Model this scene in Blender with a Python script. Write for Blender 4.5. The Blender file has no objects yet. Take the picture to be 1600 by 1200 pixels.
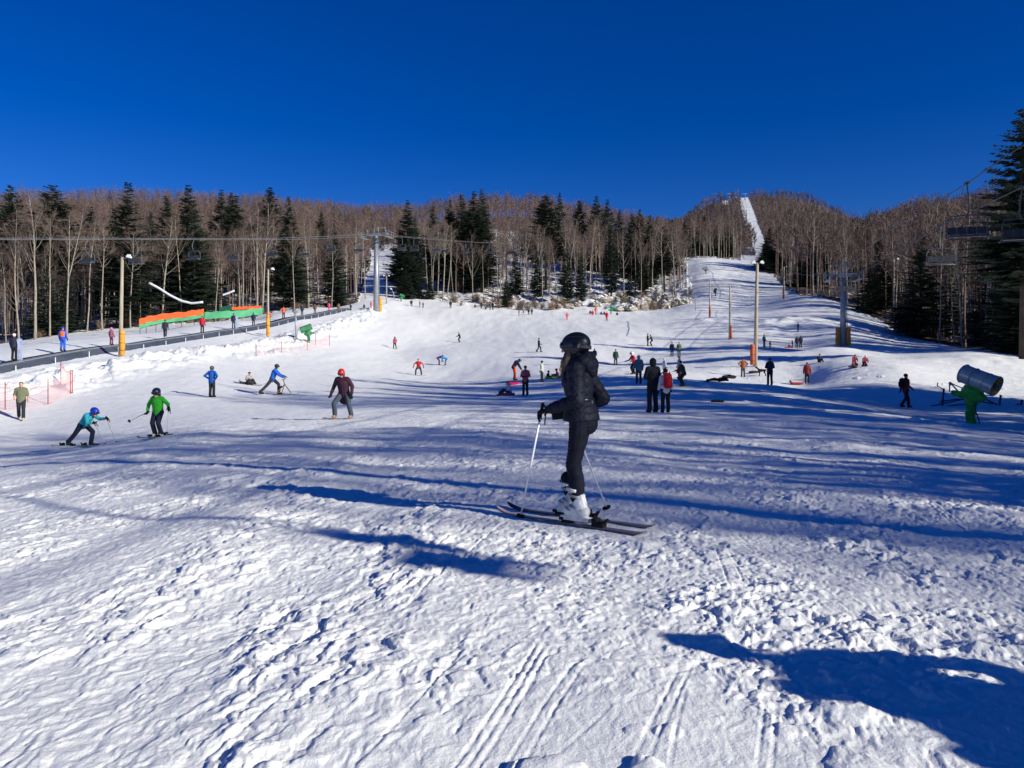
import bpy, math, random, time
import numpy as np
from mathutils import Vector, Matrix
T00 = time.time()
rad = math.radians
SC = bpy.context.scene
COL = SC.collection
# ------------------------------------------------------------------ camera, sky, sun, exposure
F = 1180.0            # focal length in photo pixels (1600 wide)
HZ = 577.0            # row of the true horizon in the photograph
ZC = 1.45             # eye height
cam_d = bpy.data.cameras.new('camera'); cam = bpy.data.objects.new('camera', cam_d); COL.objects.link(cam)
cam.location = (0, 0, ZC); cam.rotation_euler = (rad(90), 0, 0)
cam_d.sensor_fit = 'HORIZONTAL'; cam_d.sensor_width = 36; cam_d.lens = 36 * F / 1600
cam_d.shift_y = -(600 - HZ) / 1600; cam_d.clip_start = 0.1; cam_d.clip_end = 6000
SC.camera = cam
SUN = Vector((.856, -.517, .41)).normalized()
ELEV = math.asin(SUN.z); ROT = math.atan2(SUN.x, SUN.y)
W = bpy.data.worlds.new("World"); SC.world = W; W.use_nodes = True
wn = W.node_tree; bg = wn.nodes['Background']
sky = wn.nodes.new('ShaderNodeTexSky'); sky.sky_type = 'NISHITA'; sky.sun_disc = False
sky.sun_elevation = ELEV; sky.sun_rotation = ROT; sky.altitude = 1400; sky.air_density = 1.0; sky.dust_density = 0.0; sky.ozone_density = 6.0
hs = wn.nodes.new('ShaderNodeHueSaturation'); hs.inputs['Saturation'].default_value = 1.26; hs.inputs['Value'].default_value = 1.0; hs.inputs['Hue'].default_value = 0.522
wn.links.new(sky.outputs[0], hs.inputs['Color']); wn.links.new(hs.outputs[0], bg.inputs['Color']); bg.inputs['Strength'].default_value = 0.081
sl = bpy.data.lights.new('sun', 'SUN'); so = bpy.data.objects.new('sun', sl); COL.objects.link(so)
so.rotation_euler = SUN.to_track_quat('Z', 'Y').to_euler(); sl.energy = 5; sl.angle = rad(.5); sl.color = (1, .955, .85)
SC.view_settings.view_transform = 'Standard'; SC.view_settings.look = 'None'; SC.view_settings.exposure = 0.24; SC.view_settings.gamma = 1
SC.cycles.max_bounces = 5; SC.cycles.diffuse_bounces = 2; SC.cycles.use_denoising = True

# ------------------------------------------------------------------ helpers
def lin(c):
    return tuple(((v / 255) / 12.92 if v / 255 <= .04045 else ((v / 255 + .055) / 1.055) ** 2.4) for v in c)
MATS = {}
def mat(name, col, rough=.7, var=.15, scale=8., bump=0., bscale=40., metal=0., spec=.3, col2=None, stretch=None):
    if name in MATS: return MATS[name]
    m = bpy.data.materials.new(name); m.use_nodes = True; MATS[name] = m
    nt = m.node_tree; b = nt.nodes['Principled BSDF']
    b.inputs['Roughness'].default_value = rough; b.inputs['Metallic'].default_value = metal
    b.inputs['Specular IOR Level'].default_value = spec
    tc = nt.nodes.new('ShaderNodeTexCoord'); out = tc.outputs['Object']
    if stretch:
        mp = nt.nodes.new('ShaderNodeMapping'); mp.inputs['Scale'].default_value = stretch
        nt.links.new(out, mp.inputs[0]); out = mp.outputs[0]
    n = nt.nodes.new('ShaderNodeTexNoise'); n.inputs['Scale'].default_value = scale; n.inputs['Detail'].default_value = 4
    nt.links.new(out, n.inputs['Vector'])
    mx = nt.nodes.new('ShaderNodeMix'); mx.data_type = 'RGBA'
    c2 = col2 or tuple(c * (1 + var) for c in col); c1 = col if col2 else tuple(c * (1 - var) for c in col)
    mx.inputs[6].default_value = (*c1, 1); mx.inputs[7].default_value = (*c2, 1)
    r = nt.nodes.new('ShaderNodeMapRange'); r.inputs[1].default_value = .35; r.inputs[2].default_value = .65
    nt.links.new(n.outputs[0], r.inputs[0]); nt.links.new(r.outputs[0], mx.inputs[0]); nt.links.new(mx.outputs[2], b.inputs['Base Color'])
    if bump:
        n2 = nt.nodes.new('ShaderNodeTexNoise'); n2.inputs['Scale'].default_value = bscale; n2.inputs['Detail'].default_value = 3
        nt.links.new(out, n2.inputs['Vector'])
        bp = nt.nodes.new('ShaderNodeBump'); bp.inputs['Strength'].default_value = bump; bp.inputs['Distance'].default_value = .02
        nt.links.new(n2.outputs[0], bp.inputs['Height']); nt.links.new(bp.outputs[0], b.inputs['Normal'])
    return m
def cloth(rgb, var=.12):
    return mat('cloth_%d_%d_%d' % tuple(rgb), lin(rgb), .85, var, 14, .35, 30)
def tag(o, label=None, cat=None, group=None, kind=None):
    if label: o['label'] = label
    if cat: o['category'] = cat
    if group: o['group'] = group
    if kind: o['kind'] = kind
    return o
def empty(name, loc, rz=0, label=None, cat=None, group=None, s=1):
    o = bpy.data.objects.new(name, None); COL.objects.link(o); o.location = loc; o.rotation_euler = (0, 0, rz); o.scale = (s, s, s)
    o.empty_display_size = .2
    return tag(o, label, cat, group)
def mesh_obj(name, V, Fc, m, parent=None, smooth=False):
    me = bpy.data.meshes.new(name)
    V = np.asarray(V, np.float32)
    if isinstance(Fc, np.ndarray):
        k = Fc.shape[1]; me.vertices.add(len(V)); me.vertices.foreach_set('co', V.ravel())
        me.loops.add(Fc.size); me.loops.foreach_set('vertex_index', Fc.ravel().astype(np.int32))
        me.polygons.add(len(Fc)); me.polygons.foreach_set('loop_start', np.arange(0, Fc.size, k, dtype=np.int32))
        me.polygons.foreach_set('loop_total', np.full(len(Fc), k, np.int32)); me.update(calc_edges=True)
    else:
        me.from_pydata([tuple(map(float, v)) for v in V], [], Fc)
    if smooth: me.polygons.foreach_set('use_smooth', np.ones(len(me.polygons), bool))
    if m: me.materials.append(m)
    o = bpy.data.objects.new(name, me); COL.objects.link(o)
    if parent: o.parent = parent
    return o
PENDING = []
def frame(d, hint=None):
    d = np.asarray(d, float); n = np.linalg.norm(d); d = d / n if n > 1e-9 else np.array([0, 0, 1.])
    h = np.array(hint if hint is not None else ((1, 0, 0) if abs(d[0]) < .8 else (0, 1, 0)), float)
    e1 = h - d * h.dot(d)
    if np.linalg.norm(e1) < 1e-5: e1 = np.cross(d, (0.3, .8, .5))
    e1 /= np.linalg.norm(e1); return e1, np.cross(d, e1), d
class MB:
    def __init__(s): s.v = []; s.f = []
    def add(s, V, Fc):
        o = len(s.v); s.v += [tuple(p) for p in V]; s.f += [tuple(i + o for i in f) for f in Fc]; return s
    def box(s, c, size, rz=0, R=None):
        x, y, z = [q / 2 for q in size]; V = np.array([(a * x, b * y, d * z) for d in (-1, 1) for b in (-1, 1) for a in (-1, 1)])
        if R is not None: V = V @ np.array(R).T
        elif rz: c_, s_ = math.cos(rz), math.sin(rz); V = V @ np.array([[c_, -s_, 0], [s_, c_, 0], [0, 0, 1]]).T
        return s.add(V + np.array(c), [(0, 2, 3, 1), (4, 5, 7, 6), (0, 1, 5, 4), (2, 6, 7, 3), (0, 4, 6, 2), (1, 3, 7, 5)])
    def beam(s, a, b, w, h, hint=(0, 0, 1)):
        a = np.array(a, float); b = np.array(b, float); e1, e2, d = frame(b - a, hint)
        V = [p + i * e1 * h / 2 + j * e2 * w / 2 for p in (a, b) for i, j in ((-1, -1), (1, -1), (1, 1), (-1, 1))]
        return s.add(V, [(3, 2, 1, 0), (4, 5, 6, 7), (0, 1, 5, 4), (1, 2, 6, 5), (2, 3, 7, 6), (3, 0, 4, 7)])
    def tube(s, P, R, n=8, flat=1., hint=None, cap=True):
        P = [np.array(p, float) for p in P]
        if not hasattr(R, '__len__'): R = [R] * len(P)
        V = []; e1 = None
        for i, p in enumerate(P):
            d = P[min(i + 1, len(P) - 1)] - P[max(i - 1, 0)]
            e1, e2, _ = frame(d, hint if hint is not None else e1)
            for k in range(n):
                t = 2 * math.pi * k / n; V.append(p + R[i] * (math.cos(t) * e1 + math.sin(t) * e2 * flat))
        Fc = [(i * n + k, i * n + (k + 1) % n, (i + 1) * n + (k + 1) % n, (i + 1) * n + k) for i in range(len(P) - 1) for k in range(n)]
        if cap: Fc += [tuple(range(n))[::-1], tuple((len(P) - 1) * n + k for k in range(n))]
        return s.add(V, Fc)
    def cap(s, a, b, ra, rb, flat=1., hint=None, n=12):
        a = np.array(a, float); b = np.array(b, float); L = np.linalg.norm(b - a); d = (b - a) / L if L > 1e-6 else np.array([0, 0, 1.])
        P = []; R = []
        for t in (85, 60, 35, 12): P.append(a - d * ra * math.sin(rad(t))); R.append(ra * math.cos(rad(t)))
        for t in (0, .33, .66, 1): P.append(a + (b - a) * t); R.append(ra + (rb - ra) * t)
        for t in (12, 35, 60, 85): P.append(b + d * rb * math.sin(rad(t))); R.append(rb * math.cos(rad(t)))
        hint = hint if hint is not None else frame(d)[0]
        return s.tube(P, R, n, flat, hint)
    def ell(s, c, r, R=None, n=14, m=9):
        V = [(0, 0, -1)]; Fc = []
        for i in range(1, m):
            p = math.pi * i / m - math.pi / 2
            for k in range(n): t = 2 * math.pi * k / n; V.append((math.cos(p) * math.cos(t), math.cos(p) * math.sin(t), math.sin(p)))
        V.append((0, 0, 1)); V = np.array(V) * np.array(r)
        if R is not None: V = V @ np.array(R).T
        for k in range(n):
            Fc.append((0, 1 + (k + 1) % n, 1 + k)); Fc.append((len(V) - 1, 1 + (m - 2) * n + k, 1 + (m - 2) * n + (k + 1) % n))
        for i in range(m - 2):
            for k in range(n): a = 1 + i * n; Fc.append((a + k, a + (k + 1) % n, a + n + (k + 1) % n, a + n + k))
        return s.add(V + np.array(c), Fc)
    def build(s, name, m, parent=None, smooth=True, voxel=0, iters=3, post=None, label=None):
        o = mesh_obj(name, s.v, s.f, m, parent, smooth)
        if label: o['label'] = label
        if voxel: PENDING.append((o, voxel, iters, post))
        return o
def flush():
    if not PENDING: return
    for o, vx, it, post in PENDING:
        r = o.modifiers.new('r', 'REMESH'); r.mode = 'VOXEL'; r.voxel_size = vx; r.use_smooth_shade = True
        if it: q = o.modifiers.new('s', 'SMOOTH'); q.iterations = it; q.factor = .5
    bpy.context.view_layer.update(); dg = bpy.context.evaluated_depsgraph_get()
    res = [bpy.data.meshes.new_from_object(o.evaluated_get(dg), depsgraph=dg) for o, *_ in PENDING]
    for (o, vx, it, post), me in zip(PENDING, res):
        mts = list(o.data.materials); old = o.data; o.modifiers.clear(); me.name = old.name
        o.data = me
        me.materials.clear()
        for q in mts: me.materials.append(q)
        me.polygons.foreach_set('material_index', np.zeros(len(me.polygons), np.int32))
        me.polygons.foreach_set('use_smooth', np.ones(len(me.polygons), bool))
        if post: post(me)
        bpy.data.meshes.remove(old)
    PENDING.clear()
def rotm(z=0, y=0, x=0):
    return np.array(Matrix.Rotation(z, 3, 'Z') @ Matrix.Rotation(y, 3, 'Y') @ Matrix.Rotation(x, 3, 'X'))
def clone(o, loc, rz=0, s=1, label=None, group=None):
    c = o.copy(); COL.objects.link(c); c.location = loc; c.rotation_euler = (0, 0, rz); c.scale = (s, s, s) if not hasattr(s, '__len__') else s
    if label: c['label'] = label
    if group: c['group'] = group
    for ch in o.children:
        d = ch.copy(); COL.objects.link(d); d.parent = c
        for g in ch.children:
            e = g.copy(); COL.objects.link(e); e.parent = d
    return c

# ------------------------------------------------------------------ noise
_r = np.random.RandomState(7); PERM = _r.permutation(512); PERM = np.concatenate([PERM, PERM, PERM]); GR = _r.rand(4096) * 2 * np.pi
GX, GY, RN = np.cos(GR), np.sin(GR), _r.rand(4096)
def hsh(i, j, seed=0):
    return (PERM[PERM[(i + seed * 37) & 511] + (j & 511)] + PERM[(j + seed * 11) & 511] * 3) & 4095
def perlin(x, y, seed=0):
    xi = np.floor(x).astype(np.int64); yi = np.floor(y).astype(np.int64); xf = x - xi; yf = y - yi
    u = xf * xf * xf * (xf * (xf * 6 - 15) + 10); v = yf * yf * yf * (yf * (yf * 6 - 15) + 10)
    def g(a, b): h = hsh(xi + a, yi + b, seed); return GX[h] * (xf - a) + GY[h] * (yf - b)
    n0 = g(0, 0) * (1 - u) + g(1, 0) * u; n1 = g(0, 1) * (1 - u) + g(1, 1) * u
    return (n0 * (1 - v) + n1 * v) * 1.5
def fbm(x, y, o=3, seed=0, gain=.5):
    r = 0; a = 1
    for k in range(o): r = r + a * perlin(x, y, seed + k); x = x * 2.03 + 5.1; y = y * 2.03 + 9.7; a *= gain
    return r
def domes(x, y, cell, seed, dens, rmin=.2, rmax=.55, flat=.45, p=.5):
    X = x / cell; Y = y / cell; xi = np.floor(X).astype(np.int64); yi = np.floor(Y).astype(np.int64); out = np.zeros_like(X)
    for a in (-1, 0, 1):
        for b in (-1, 0, 1):
            h = hsh(xi + a, yi + b, seed); cx = xi + a + RN[h]; cy = yi + b + RN[(h * 7 + 13) & 4095]; e = RN[(h * 5 + 77) & 4095]; r = rmin + (rmax - rmin) * RN[(h * 3 + 5) & 4095] ** 1.6
            d2 = ((X - cx) ** 2 + (Y - cy) ** 2) / (r * r)
            out = np.maximum(out, np.where((d2 < 1) & (e < dens), np.clip(1 - d2, 0, 1) ** p * r, 0))
    return out * cell * flat
def sstep(a, b, x): t = np.clip((x - a) / (b - a), 0, 1); return t * t * (3 - 2 * t)
# ------------------------------------------------------------------ terrain
CP = []   # control points of the ground: x, y, z
def cp(u, v, y): CP.append(((u - 800) / F * y, y, ZC + (HZ - v) / F * y))
for u, lst in {
    -600: [(40, 600), (60, 562), (120, 537), (200, 495), (300, 440), (450, 380), (700, 322), (1300, 318)],
    0: [(48.7, 577), (85, 552), (120, 537), (200, 495), (300, 440), (450, 380), (700, 325), (1300, 320)],
    100: [(100, 534), (150, 510)],
    200: [(66, 541), (95, 528), (135, 513), (200, 483), (300, 435), (450, 375), (700, 322), (1300, 318)],
    400: [(99, 510), (120, 503), (150, 495), (220, 460), (300, 425), (450, 370), (700, 330), (1300, 325)],
    520: [(138, 488), (165, 482), (220, 457), (300, 425), (450, 375), (650, 345), (1300, 335)],
    585: [(153, 488), (165, 480)],
    600: [(180, 472), (250, 440), (320, 415), (420, 385), (550, 358), (1300, 345)],
    700: [(80, 584), (100, 553), (126, 535), (150, 512), (185, 479), (250, 445), (320, 410), (420, 368), (500, 350), (700, 350), (1300, 350)],
    850: [(60, 588), (80, 569), (97, 551), (126, 528), (160, 503), (185, 487), (220, 465), (260, 440), (320, 410), (420, 368), (520, 345), (700, 345), (1300, 345)],
    960: [(80, 571), (126, 523), (185, 488), (215, 466), (260, 440), (350, 405), (450, 378), (560, 362), (1300, 365)],
    1050: [(100, 554), (130, 520), (190, 480), (230, 458), (300, 430), (400, 402), (560, 380), (900, 370), (1300, 368)],
    1100: [(150, 498), (200, 458), (260, 427), (330, 405), (450, 402), (700, 385), (1000, 350), (1300, 325)],
    1140: [(68, 575), (115, 531), (180, 478), (260, 430), (330, 408), (450, 404), (700, 385), (1000, 348), (1300, 314)],
    1200: [(100, 545), (130, 510), (180, 473), (260, 435), (340, 412), (450, 405), (700, 382), (1000, 345), (1300, 312)],
    1260: [(104, 545), (130, 505), (175, 463), (300, 430), (450, 402), (700, 380), (1000, 350), (1300, 316)],
    1300: [(60, 575), (96, 542), (120, 512), (150, 482), (200, 455), (300, 430), (500, 395), (1000, 360), (1300, 334)],
    1345: [(1300, 366), (500, 400)],
    1400: [(55, 575), (75, 560), (122, 525), (200, 470), (300, 430), (500, 364), (700, 360), (1300, 358)],
    1520: [(33, 655), (45, 618), (60, 578), (75, 553), (100, 545), (200, 480), (300, 430), (500, 350), (700, 347), (1300, 347)],
    1600: [(27, 672), (40, 635), (60, 585), (85, 554), (200, 480), (300, 430), (500, 335), (1300, 330)],
    2200: [(20, 690), (40, 622), (80, 548), (120, 505), (200, 440), (500, 320), (1300, 330)]}.items():
    for y, v in lst: cp(u, v, y)
for u, v, y in ((33, 657, 36), (110, 606, 46), (130, 698, 22), (247, 683, 20), (331, 621, 43), (300, 586, 52), (420, 560, 71), (520, 531, 98), (590, 502, 138), (535, 655, 27.5),
                (430, 618, 45), (1021, 645, 25.6), (822, 618, 45), (1203, 602, 50), (1415, 638, 40), (1161, 590, 63), (1260, 600, 58), (700, 640, 30), (600, 605, 52),
                (1183, 573, 68), (962, 571, 84), (999, 600, 47), (617, 546, 108), (640, 500, 150), (640, 487, 172)): cp(u, v, y)
for y in (50, 61, 75, 90, 105, 120, 135, 150): CP.append((-33, y, np.interp(y, (48.7, 61, 82, 98, 120, 150), (1.5, 3.0, 5.1, 6.9, 9.7, 13.3)))); CP.append((-38, y, CP[-1][2] + .4))
for x, y, z in ((-9, 1, .05), (-3, 1, .02), (0, 1, 0), (3, 1, 0), (9, 1, -.05), (-6, 6, -.1), (0, 6, 0), (0, 10, 0), (6, 6, 0), (-10, 12, -.45), (-4, 12, -.05), (8, 12, -.1), (18, 16, -.5),
                (-18, 10, -.8), (-25, 22, -1.1), (16, 5, -.2), (25, 10, -.4), (0, 18, 0), (5, 20, 0), (14, 25, -.3)): CP.append((x, y, z))
CP = np.array(CP)
def _st(x, y):
    yc = np.where(y > 3, y, 3 / (1 + np.exp(-(y - 3) / 3)) + 1.5)
    return np.clip(x / (yc + 10), -1.7, 1.7) * 3, np.log(yc + 10), yc
def _phi(r2): return r2 * np.log(r2 + 1e-9) * .5
_s, _t, _ = _st(CP[:, 0], CP[:, 1]); _n = len(CP)
_K = _phi((_s[:, None] - _s) ** 2 + (_t[:, None] - _t) ** 2) + np.eye(_n) * 2e-4
_P = np.stack([np.ones(_n), _s, _t], 1); _A = np.zeros((_n + 3, _n + 3)); _A[:_n, :_n] = _K; _A[:_n, _n:] = _P; _A[_n:, :_n] = _P.T
_w = np.linalg.solve(_A, np.concatenate([CP[:, 2] / (CP[:, 1] + 10), np.zeros(3)]))
def base(x, y):
    x = np.asarray(x, float); y = np.asarray(y, float); sh = x.shape; s, t, yc = _st(x.ravel(), y.ravel()); r = np.empty(len(s))
    for i in range(0, len(s), 60000):
        a, b = s[i:i + 60000], t[i:i + 60000]; q = _w[_n] + _w[_n + 1] * a + _w[_n + 2] * b
        r[i:i + 60000] = _phi((a[:, None] - _s) ** 2 + (b[:, None] - _t) ** 2) @ _w[:_n] + q
    return (r * (yc + 10)).reshape(sh)
TRK = []      # ski tracks: x0, y0, direction x, y, length, gap, curvature
def trk(u0, v0, u1, v1, gap=.16, cur=0., n=2, w=.009):
    y0 = 1711 / (v0 - HZ); y1 = 1711 / (v1 - HZ); x0 = (u0 - 800) / F * y0; x1 = (u1 - 800) / F * y1; L = math.hypot(x1 - x0, y1 - y0)
    TRK.append((x0, y0, (x1 - x0) / L, (y1 - y0) / L, L, gap, cur, n, w))
for a in ((700, 1230, 880, 1000, .04, .03, 3), (780, 1230, 900, 1030, .055, -.04, 2), (560, 1200, 740, 1010, .11, .02, 1), (990, 1200, 1090, 1035, .05, .04, 2), (1040, 1210, 1060, 1060, .1, -.05, 1),
          (1190, 1230, 1215, 1080, .05, .03, 2), (872, 893, 1110, 975, .16, 0, 2, .02), (960, 960, 1100, 1005, .1, 0, 1), (1290, 940, 1405, 1040, .13, .03), (1130, 860, 1150, 925, .1, 0), 
          (690, 1060, 760, 1000, .05, 0, 1, .03), (300, 1210, 470, 1080, .12, 0, 1), (850, 1200, 990, 1100, .1, .1, 1), (600, 790, 900, 860, .12, 0, 1), (620, 775, 800, 800, .2, 0),
          (380, 1000, 470, 930, .08, 0, 1), (1290, 1000, 1500, 1003, .06, 0, 1), (330, 700, 560, 745, .2, 0), (150, 880, 190, 860, .1, 0, 1)): trk(*a)
_tr = random.Random(12)
for _k in range(14):
    _y = 2.4 + 9 * _tr.random() ** 1.5; _x = _tr.uniform(-.62, .68) * _y; _a = _tr.choice((1.33, 1.33, 1.25, 1.45, 2.3, 2.45)) + _tr.uniform(-.12, .12)
    TRK.append((_x, _y, math.cos(_a), math.sin(_a), _tr.uniform(.8, 3.4), _tr.choice((.05, .09, .16, .3)), _tr.uniform(-.06, .06), _tr.choice((1, 2, 2, 3)), _tr.uniform(.006, .012)))
def detail(x, y):
    out = np.zeros_like(x); near = (y < 110) & (np.abs(x) < 75)
    if near.any():
        X, Y = x[near], y[near]; fade = 1 - sstep(16, 45, Y)
        wx = X + .05 * perlin(X * 5, Y * 5, 1) + .02 * perlin(X * 14, Y * 14, 2); wy = Y + .05 * perlin(X * 5, Y * 5, 3) + .02 * perlin(X * 14, Y * 14, 4)
        q = wx * .97 - wy * .22; p = (wx * .22 + wy * .97)
        lm = sstep(.9, -.9, X - .12 * (Y - 4) + .8 * perlin(X * .5, Y * .5, 9))                # 1 = streaked snow on the left
        patch = sstep(-.45, .25, fbm(X * .8 + 3, Y * .55, 2, 21)); patch2 = sstep(-.25, .35, fbm(X * 1.1 + 3, Y * .9, 2, 31))
        smooth = np.exp(-(((X - .35) / 1.0) ** 2 + ((Y - 2.75) / .75) ** 2)); smooth = np.maximum(smooth, .8 * np.exp(-(((X - 5.5) / 1.4) ** 2 + ((Y - 4.3) / .7) ** 2)))
        dens = (1 - smooth)
        A = np.maximum.reduce([domes(q, p / 2.6, .26, 1, .6, flat=.26, p=.6), domes(q, p / 2.4, .14, 2, .65, flat=.42, p=.55), domes(q + 5, p / 2, .075, 3, .6, flat=.5)])
        pl = .016 * sstep(.0, .07, fbm(q * 3.1, p * 1.25, 3, 101)) + .010 * sstep(.05, .10, fbm(q * 7 + 3, p * 3.2, 2, 105)); A = A + pl
        A = A + domes(q + 9, p / 2, .045, 14, .5, flat=.3) - .65 * domes(q + 3, p / 2.2, .2, 15, .5, flat=.4, p=.8)
        B = np.maximum.reduce([domes(wx, wy, .30, 4, .34, flat=.42, p=.7), domes(wx + 3, wy, .14, 5, .6, .15, .5, flat=.58), domes(wx, wy + 7, .07, 6, .65, flat=.65)])
        B = B + .012 * sstep(.02, .09, fbm(wx * 5, wy * 4, 3, 108)) + domes(wx + 2, wy, .05, 16, .6, flat=.35) - .9 * domes(wx + 1, wy, .3, 7, .35, flat=.32)
        nn = Y < 11; fine = np.zeros_like(X)
        fx, fy, fq, fp = wx[nn], wy[nn], q[nn], p[nn]; e1_ = domes(fx + 1.7, fy, .028, 111, .55, .2, .55, flat=.6) + .0045 * (1 - np.abs(perlin(fq * 22, fp * 12, 112))) ** 3 + .011 * sstep(.0, .05, fbm(fq * 9, fp * 5.5, 2, 113)) * sstep(-.2, .3, perlin(fx * 1.3, fy * 1.1, 114)); fine[nn] = e1_ * (1 - sstep(8, 11, Y[nn]))
        A = A + fine; B = B + fine
        h = lm * A * (.2 + .52 * patch) + (1 - lm) * B * (.2 + .42 * patch2)
        iso = domes(wx + 11, wy + 5, .34, 8, .25, .12, .4, flat=.36) + .5 * domes(wx + 11, wy + 5, .1, 12, .5, .1, .5, flat=.6) * sstep(-.1, .3, perlin(X * 2.2, Y * 2.2, 13))
        h = h * dens * 1.05 + iso * smooth
        h = h * (1 - .45 * sstep(9, 18, Y)) * fade
        cr = perlin(wx * 9, wy * 6, 5); h += .006 * (1 - np.abs(cr)) * dens * fade + .005 * fbm(q * 28, p * 13, 2, 6) * (.3 + .7 * dens) * fade
        und = .045 * fbm(X * .55, Y * .4, 2, 41) * fade
        # trodden ruts and low ridges further out
        g = sstep(10, 16, Y) * (1 - sstep(45, 105, Y) * .8) * sstep(110, 100, Y); rr = fbm(X * .22 + .3 * Y, Y * .75 + .12 * X, 3, 51)
        h += g * (.07 * rr * (.4 + .6 * sstep(-4, 8, X)) + .02 * fbm(X * 1.3, Y * 3, 2, 55))
        clod = domes(wx, wy, .5, 61, .3, .1, .4, flat=.5) * sstep(.05, .5, fbm(X * .3, Y * .5, 2, 62)); h += g * clod * .8 * sstep(-6, 6, X)
        for x0, y0, dx, dy, L, gap, cur, n, w in TRK:
            a = (X - x0) * dx + (Y - y0) * dy; wv = .03 * perlin(a * .6, a * 0 + x0 * 3, 121); b = wv + -(X - x0) * dy + (Y - y0) * dx - cur * a * a
            on = sstep(-.05, .15, a) * sstep(L + .05, L - .4, a)
            for k in range(n):
                c = np.abs(b - (k - (n - 1) / 2) * gap); g2 = on * sstep(w * 1.25, w * .8, c); rim = on * np.exp(-((c - w * 1.6) / (w * .4)) ** 2)
                h = h * (1 - .35 * g2) - .0019 * g2 + .0006 * rim
        h = h + und
        # level under the standing skier's skis
        a = (X - .62) * -.77 + (Y - 7.2) * .64; b = (X - .62) * .64 + (Y - 7.2) * .77; k = sstep(1.0, .85, np.abs(a)) * sstep(.42, .3, np.abs(b)); h = h * (1 - .6 * k)
        out[near] = h
    # piled rough bank between the piste and the conveyor
    m = (y > 30) & (y < 190) & (x < -12) & (x > -45)
    if m.any():
        X, Y = x[m], y[m]; c = np.interp(Y, (36, 46, 60, 71, 98, 138, 170), (-31, -28.5, -27, -26, -26, -27.5, -30)) + .8 * perlin(Y * .1, Y * 0 + 3, 71)
        k = np.exp(-((X - c) / 2.3) ** 2) * sstep(34, 48, Y) * sstep(180, 150, Y)
        wx = X + .2 * perlin(X * 2, Y * 2, 72); wy = Y + .2 * perlin(X * 2, Y * 2, 73)
        out[m] += k * (.35 + .4 * fbm(X * .5, Y * .3, 3, 74) + 1.1 * domes(wx, wy, 1.1, 75, .7, flat=.55) + .9 * domes(wx, wy, .5, 76, .7, flat=.6))
    m = (y > 40) & (y < 420)
    if m.any():
        X, Y = x[m], y[m]
        out[m] += .03 * fbm(X * .35, Y * .12, 3, 81) * (1 + Y / 120) * sstep(40, 70, Y)
        for gx, gy, sx, sy, hh in ((46, 66, 9, 4, .65), (60, 60, 9, 5, .35), (47, 128, 8, 5, 1.6), (38, 140, 7, 5, 1.2), (36, 86, 4, 3, .5)):
            out[m] += hh * np.exp(-((X - gx) / sx) ** 2 - ((Y - gy) / sy) ** 2) * (1 + .25 * perlin(X * .5, Y * .5, 83))
    # bumpy forest floor and rocks under snow
    u, fo = forest(x, y)
    out += fo * (1.0 * fbm(x * .09, y * .09, 3, 91) + .35 * np.abs(perlin(x * .5, y * .5, 95))) * sstep(80, 200, y)
    out += np.where((y > 183) & (y < 260) & (u > 800) & (u < 1080), 1.6 * np.clip(fbm(x * .15, y * .12, 3, 93), 0, 2) * sstep(183, 200, y), 0)
    return out
EL = ((-900, 85), (-200, 105), (0, 120), (200, 137), (400, 152), (520, 170), (560, 180), (580, 330), (584, 9999))
EM = ((612, 9999), (616, 330), (625, 250), (660, 205), (720, 194), (850, 205), (960, 215), (1000, 200), (1074, 205), (1076, 9999))
ER = ((1196, 9999), (1206, 290), (1226, 215), (1250, 180), (1350, 152), (1420, 124), (1500, 104), (1600, 86), (1700, 74), (2300, 60), (9000, 50))
def forest(x, y):
    x = np.asarray(x, float); y = np.asarray(y, float)
    yy = np.maximum(y, 1); u = 800 + F * x / yy
    i = np.zeros(np.shape(x))
    i = np.maximum(i, (u < 584) & (y > np.interp(u, *zip(*EL))))
    i = np.maximum(i, (u >= 612) & (u < 1076) & (y > np.interp(u, *zip(*EM))))
    i = np.maximum(i, (u > 1196) & (y > np.interp(u, *zip(*ER))))
    i = np.maximum(i, (u >= 575) & (u < 625) & (y > 392 + .5 * np.abs(u - 600)))
    rib = (np.abs(u - (1176 + 14 * np.sin(y / 300.))) < np.interp(y, (500, 800, 1300), (8, 11, 7))) & (y > 480)
    mid = (u >= 1070) & (u <= 1210) & (y > 350)
    mid &= ~((u < 1079 + 6 * np.sin(y / 90)) & (y < 520)) & ~((u > 1158) & (u < 1200) & (y < 520))
    i = np.where(rib, 0, np.maximum(i, mid))
    i = np.where((np.abs(u - 1133) < 5) & (y > 1230) | (np.abs(u - 1370) < 14) & (y > 450) & (y < 540), 0, i)
    return u, i.astype(float)
def H(x, y):
    x = np.asarray(x, float); y = np.asarray(y, float); return base(x, y) + detail(np.atleast_1d(x), np.atleast_1d(y)).reshape(x.shape)
def gz(x, y): return float(H(np.array([x]), np.array([y]))[0])
_ys = np.concatenate([np.arange(2.5, 12, .02), np.arange(12, 60, .15), np.arange(60, 500, .6)])
def hit(u, v, ymin=0, ymax=500):
    ys = _ys[(_ys >= ymin) & (_ys <= ymax)]
    xs = (u - 800) / F * ys; z = H(xs, ys); ray = ZC + (HZ - v) / F * ys; k = np.where(z >= ray)[0]
    if len(k): k = k[0]
    else: k = int(np.argmin(np.abs((ray - z) / ys)))
    return float(xs[k]), float(ys[k]), float(z[k])
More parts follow.
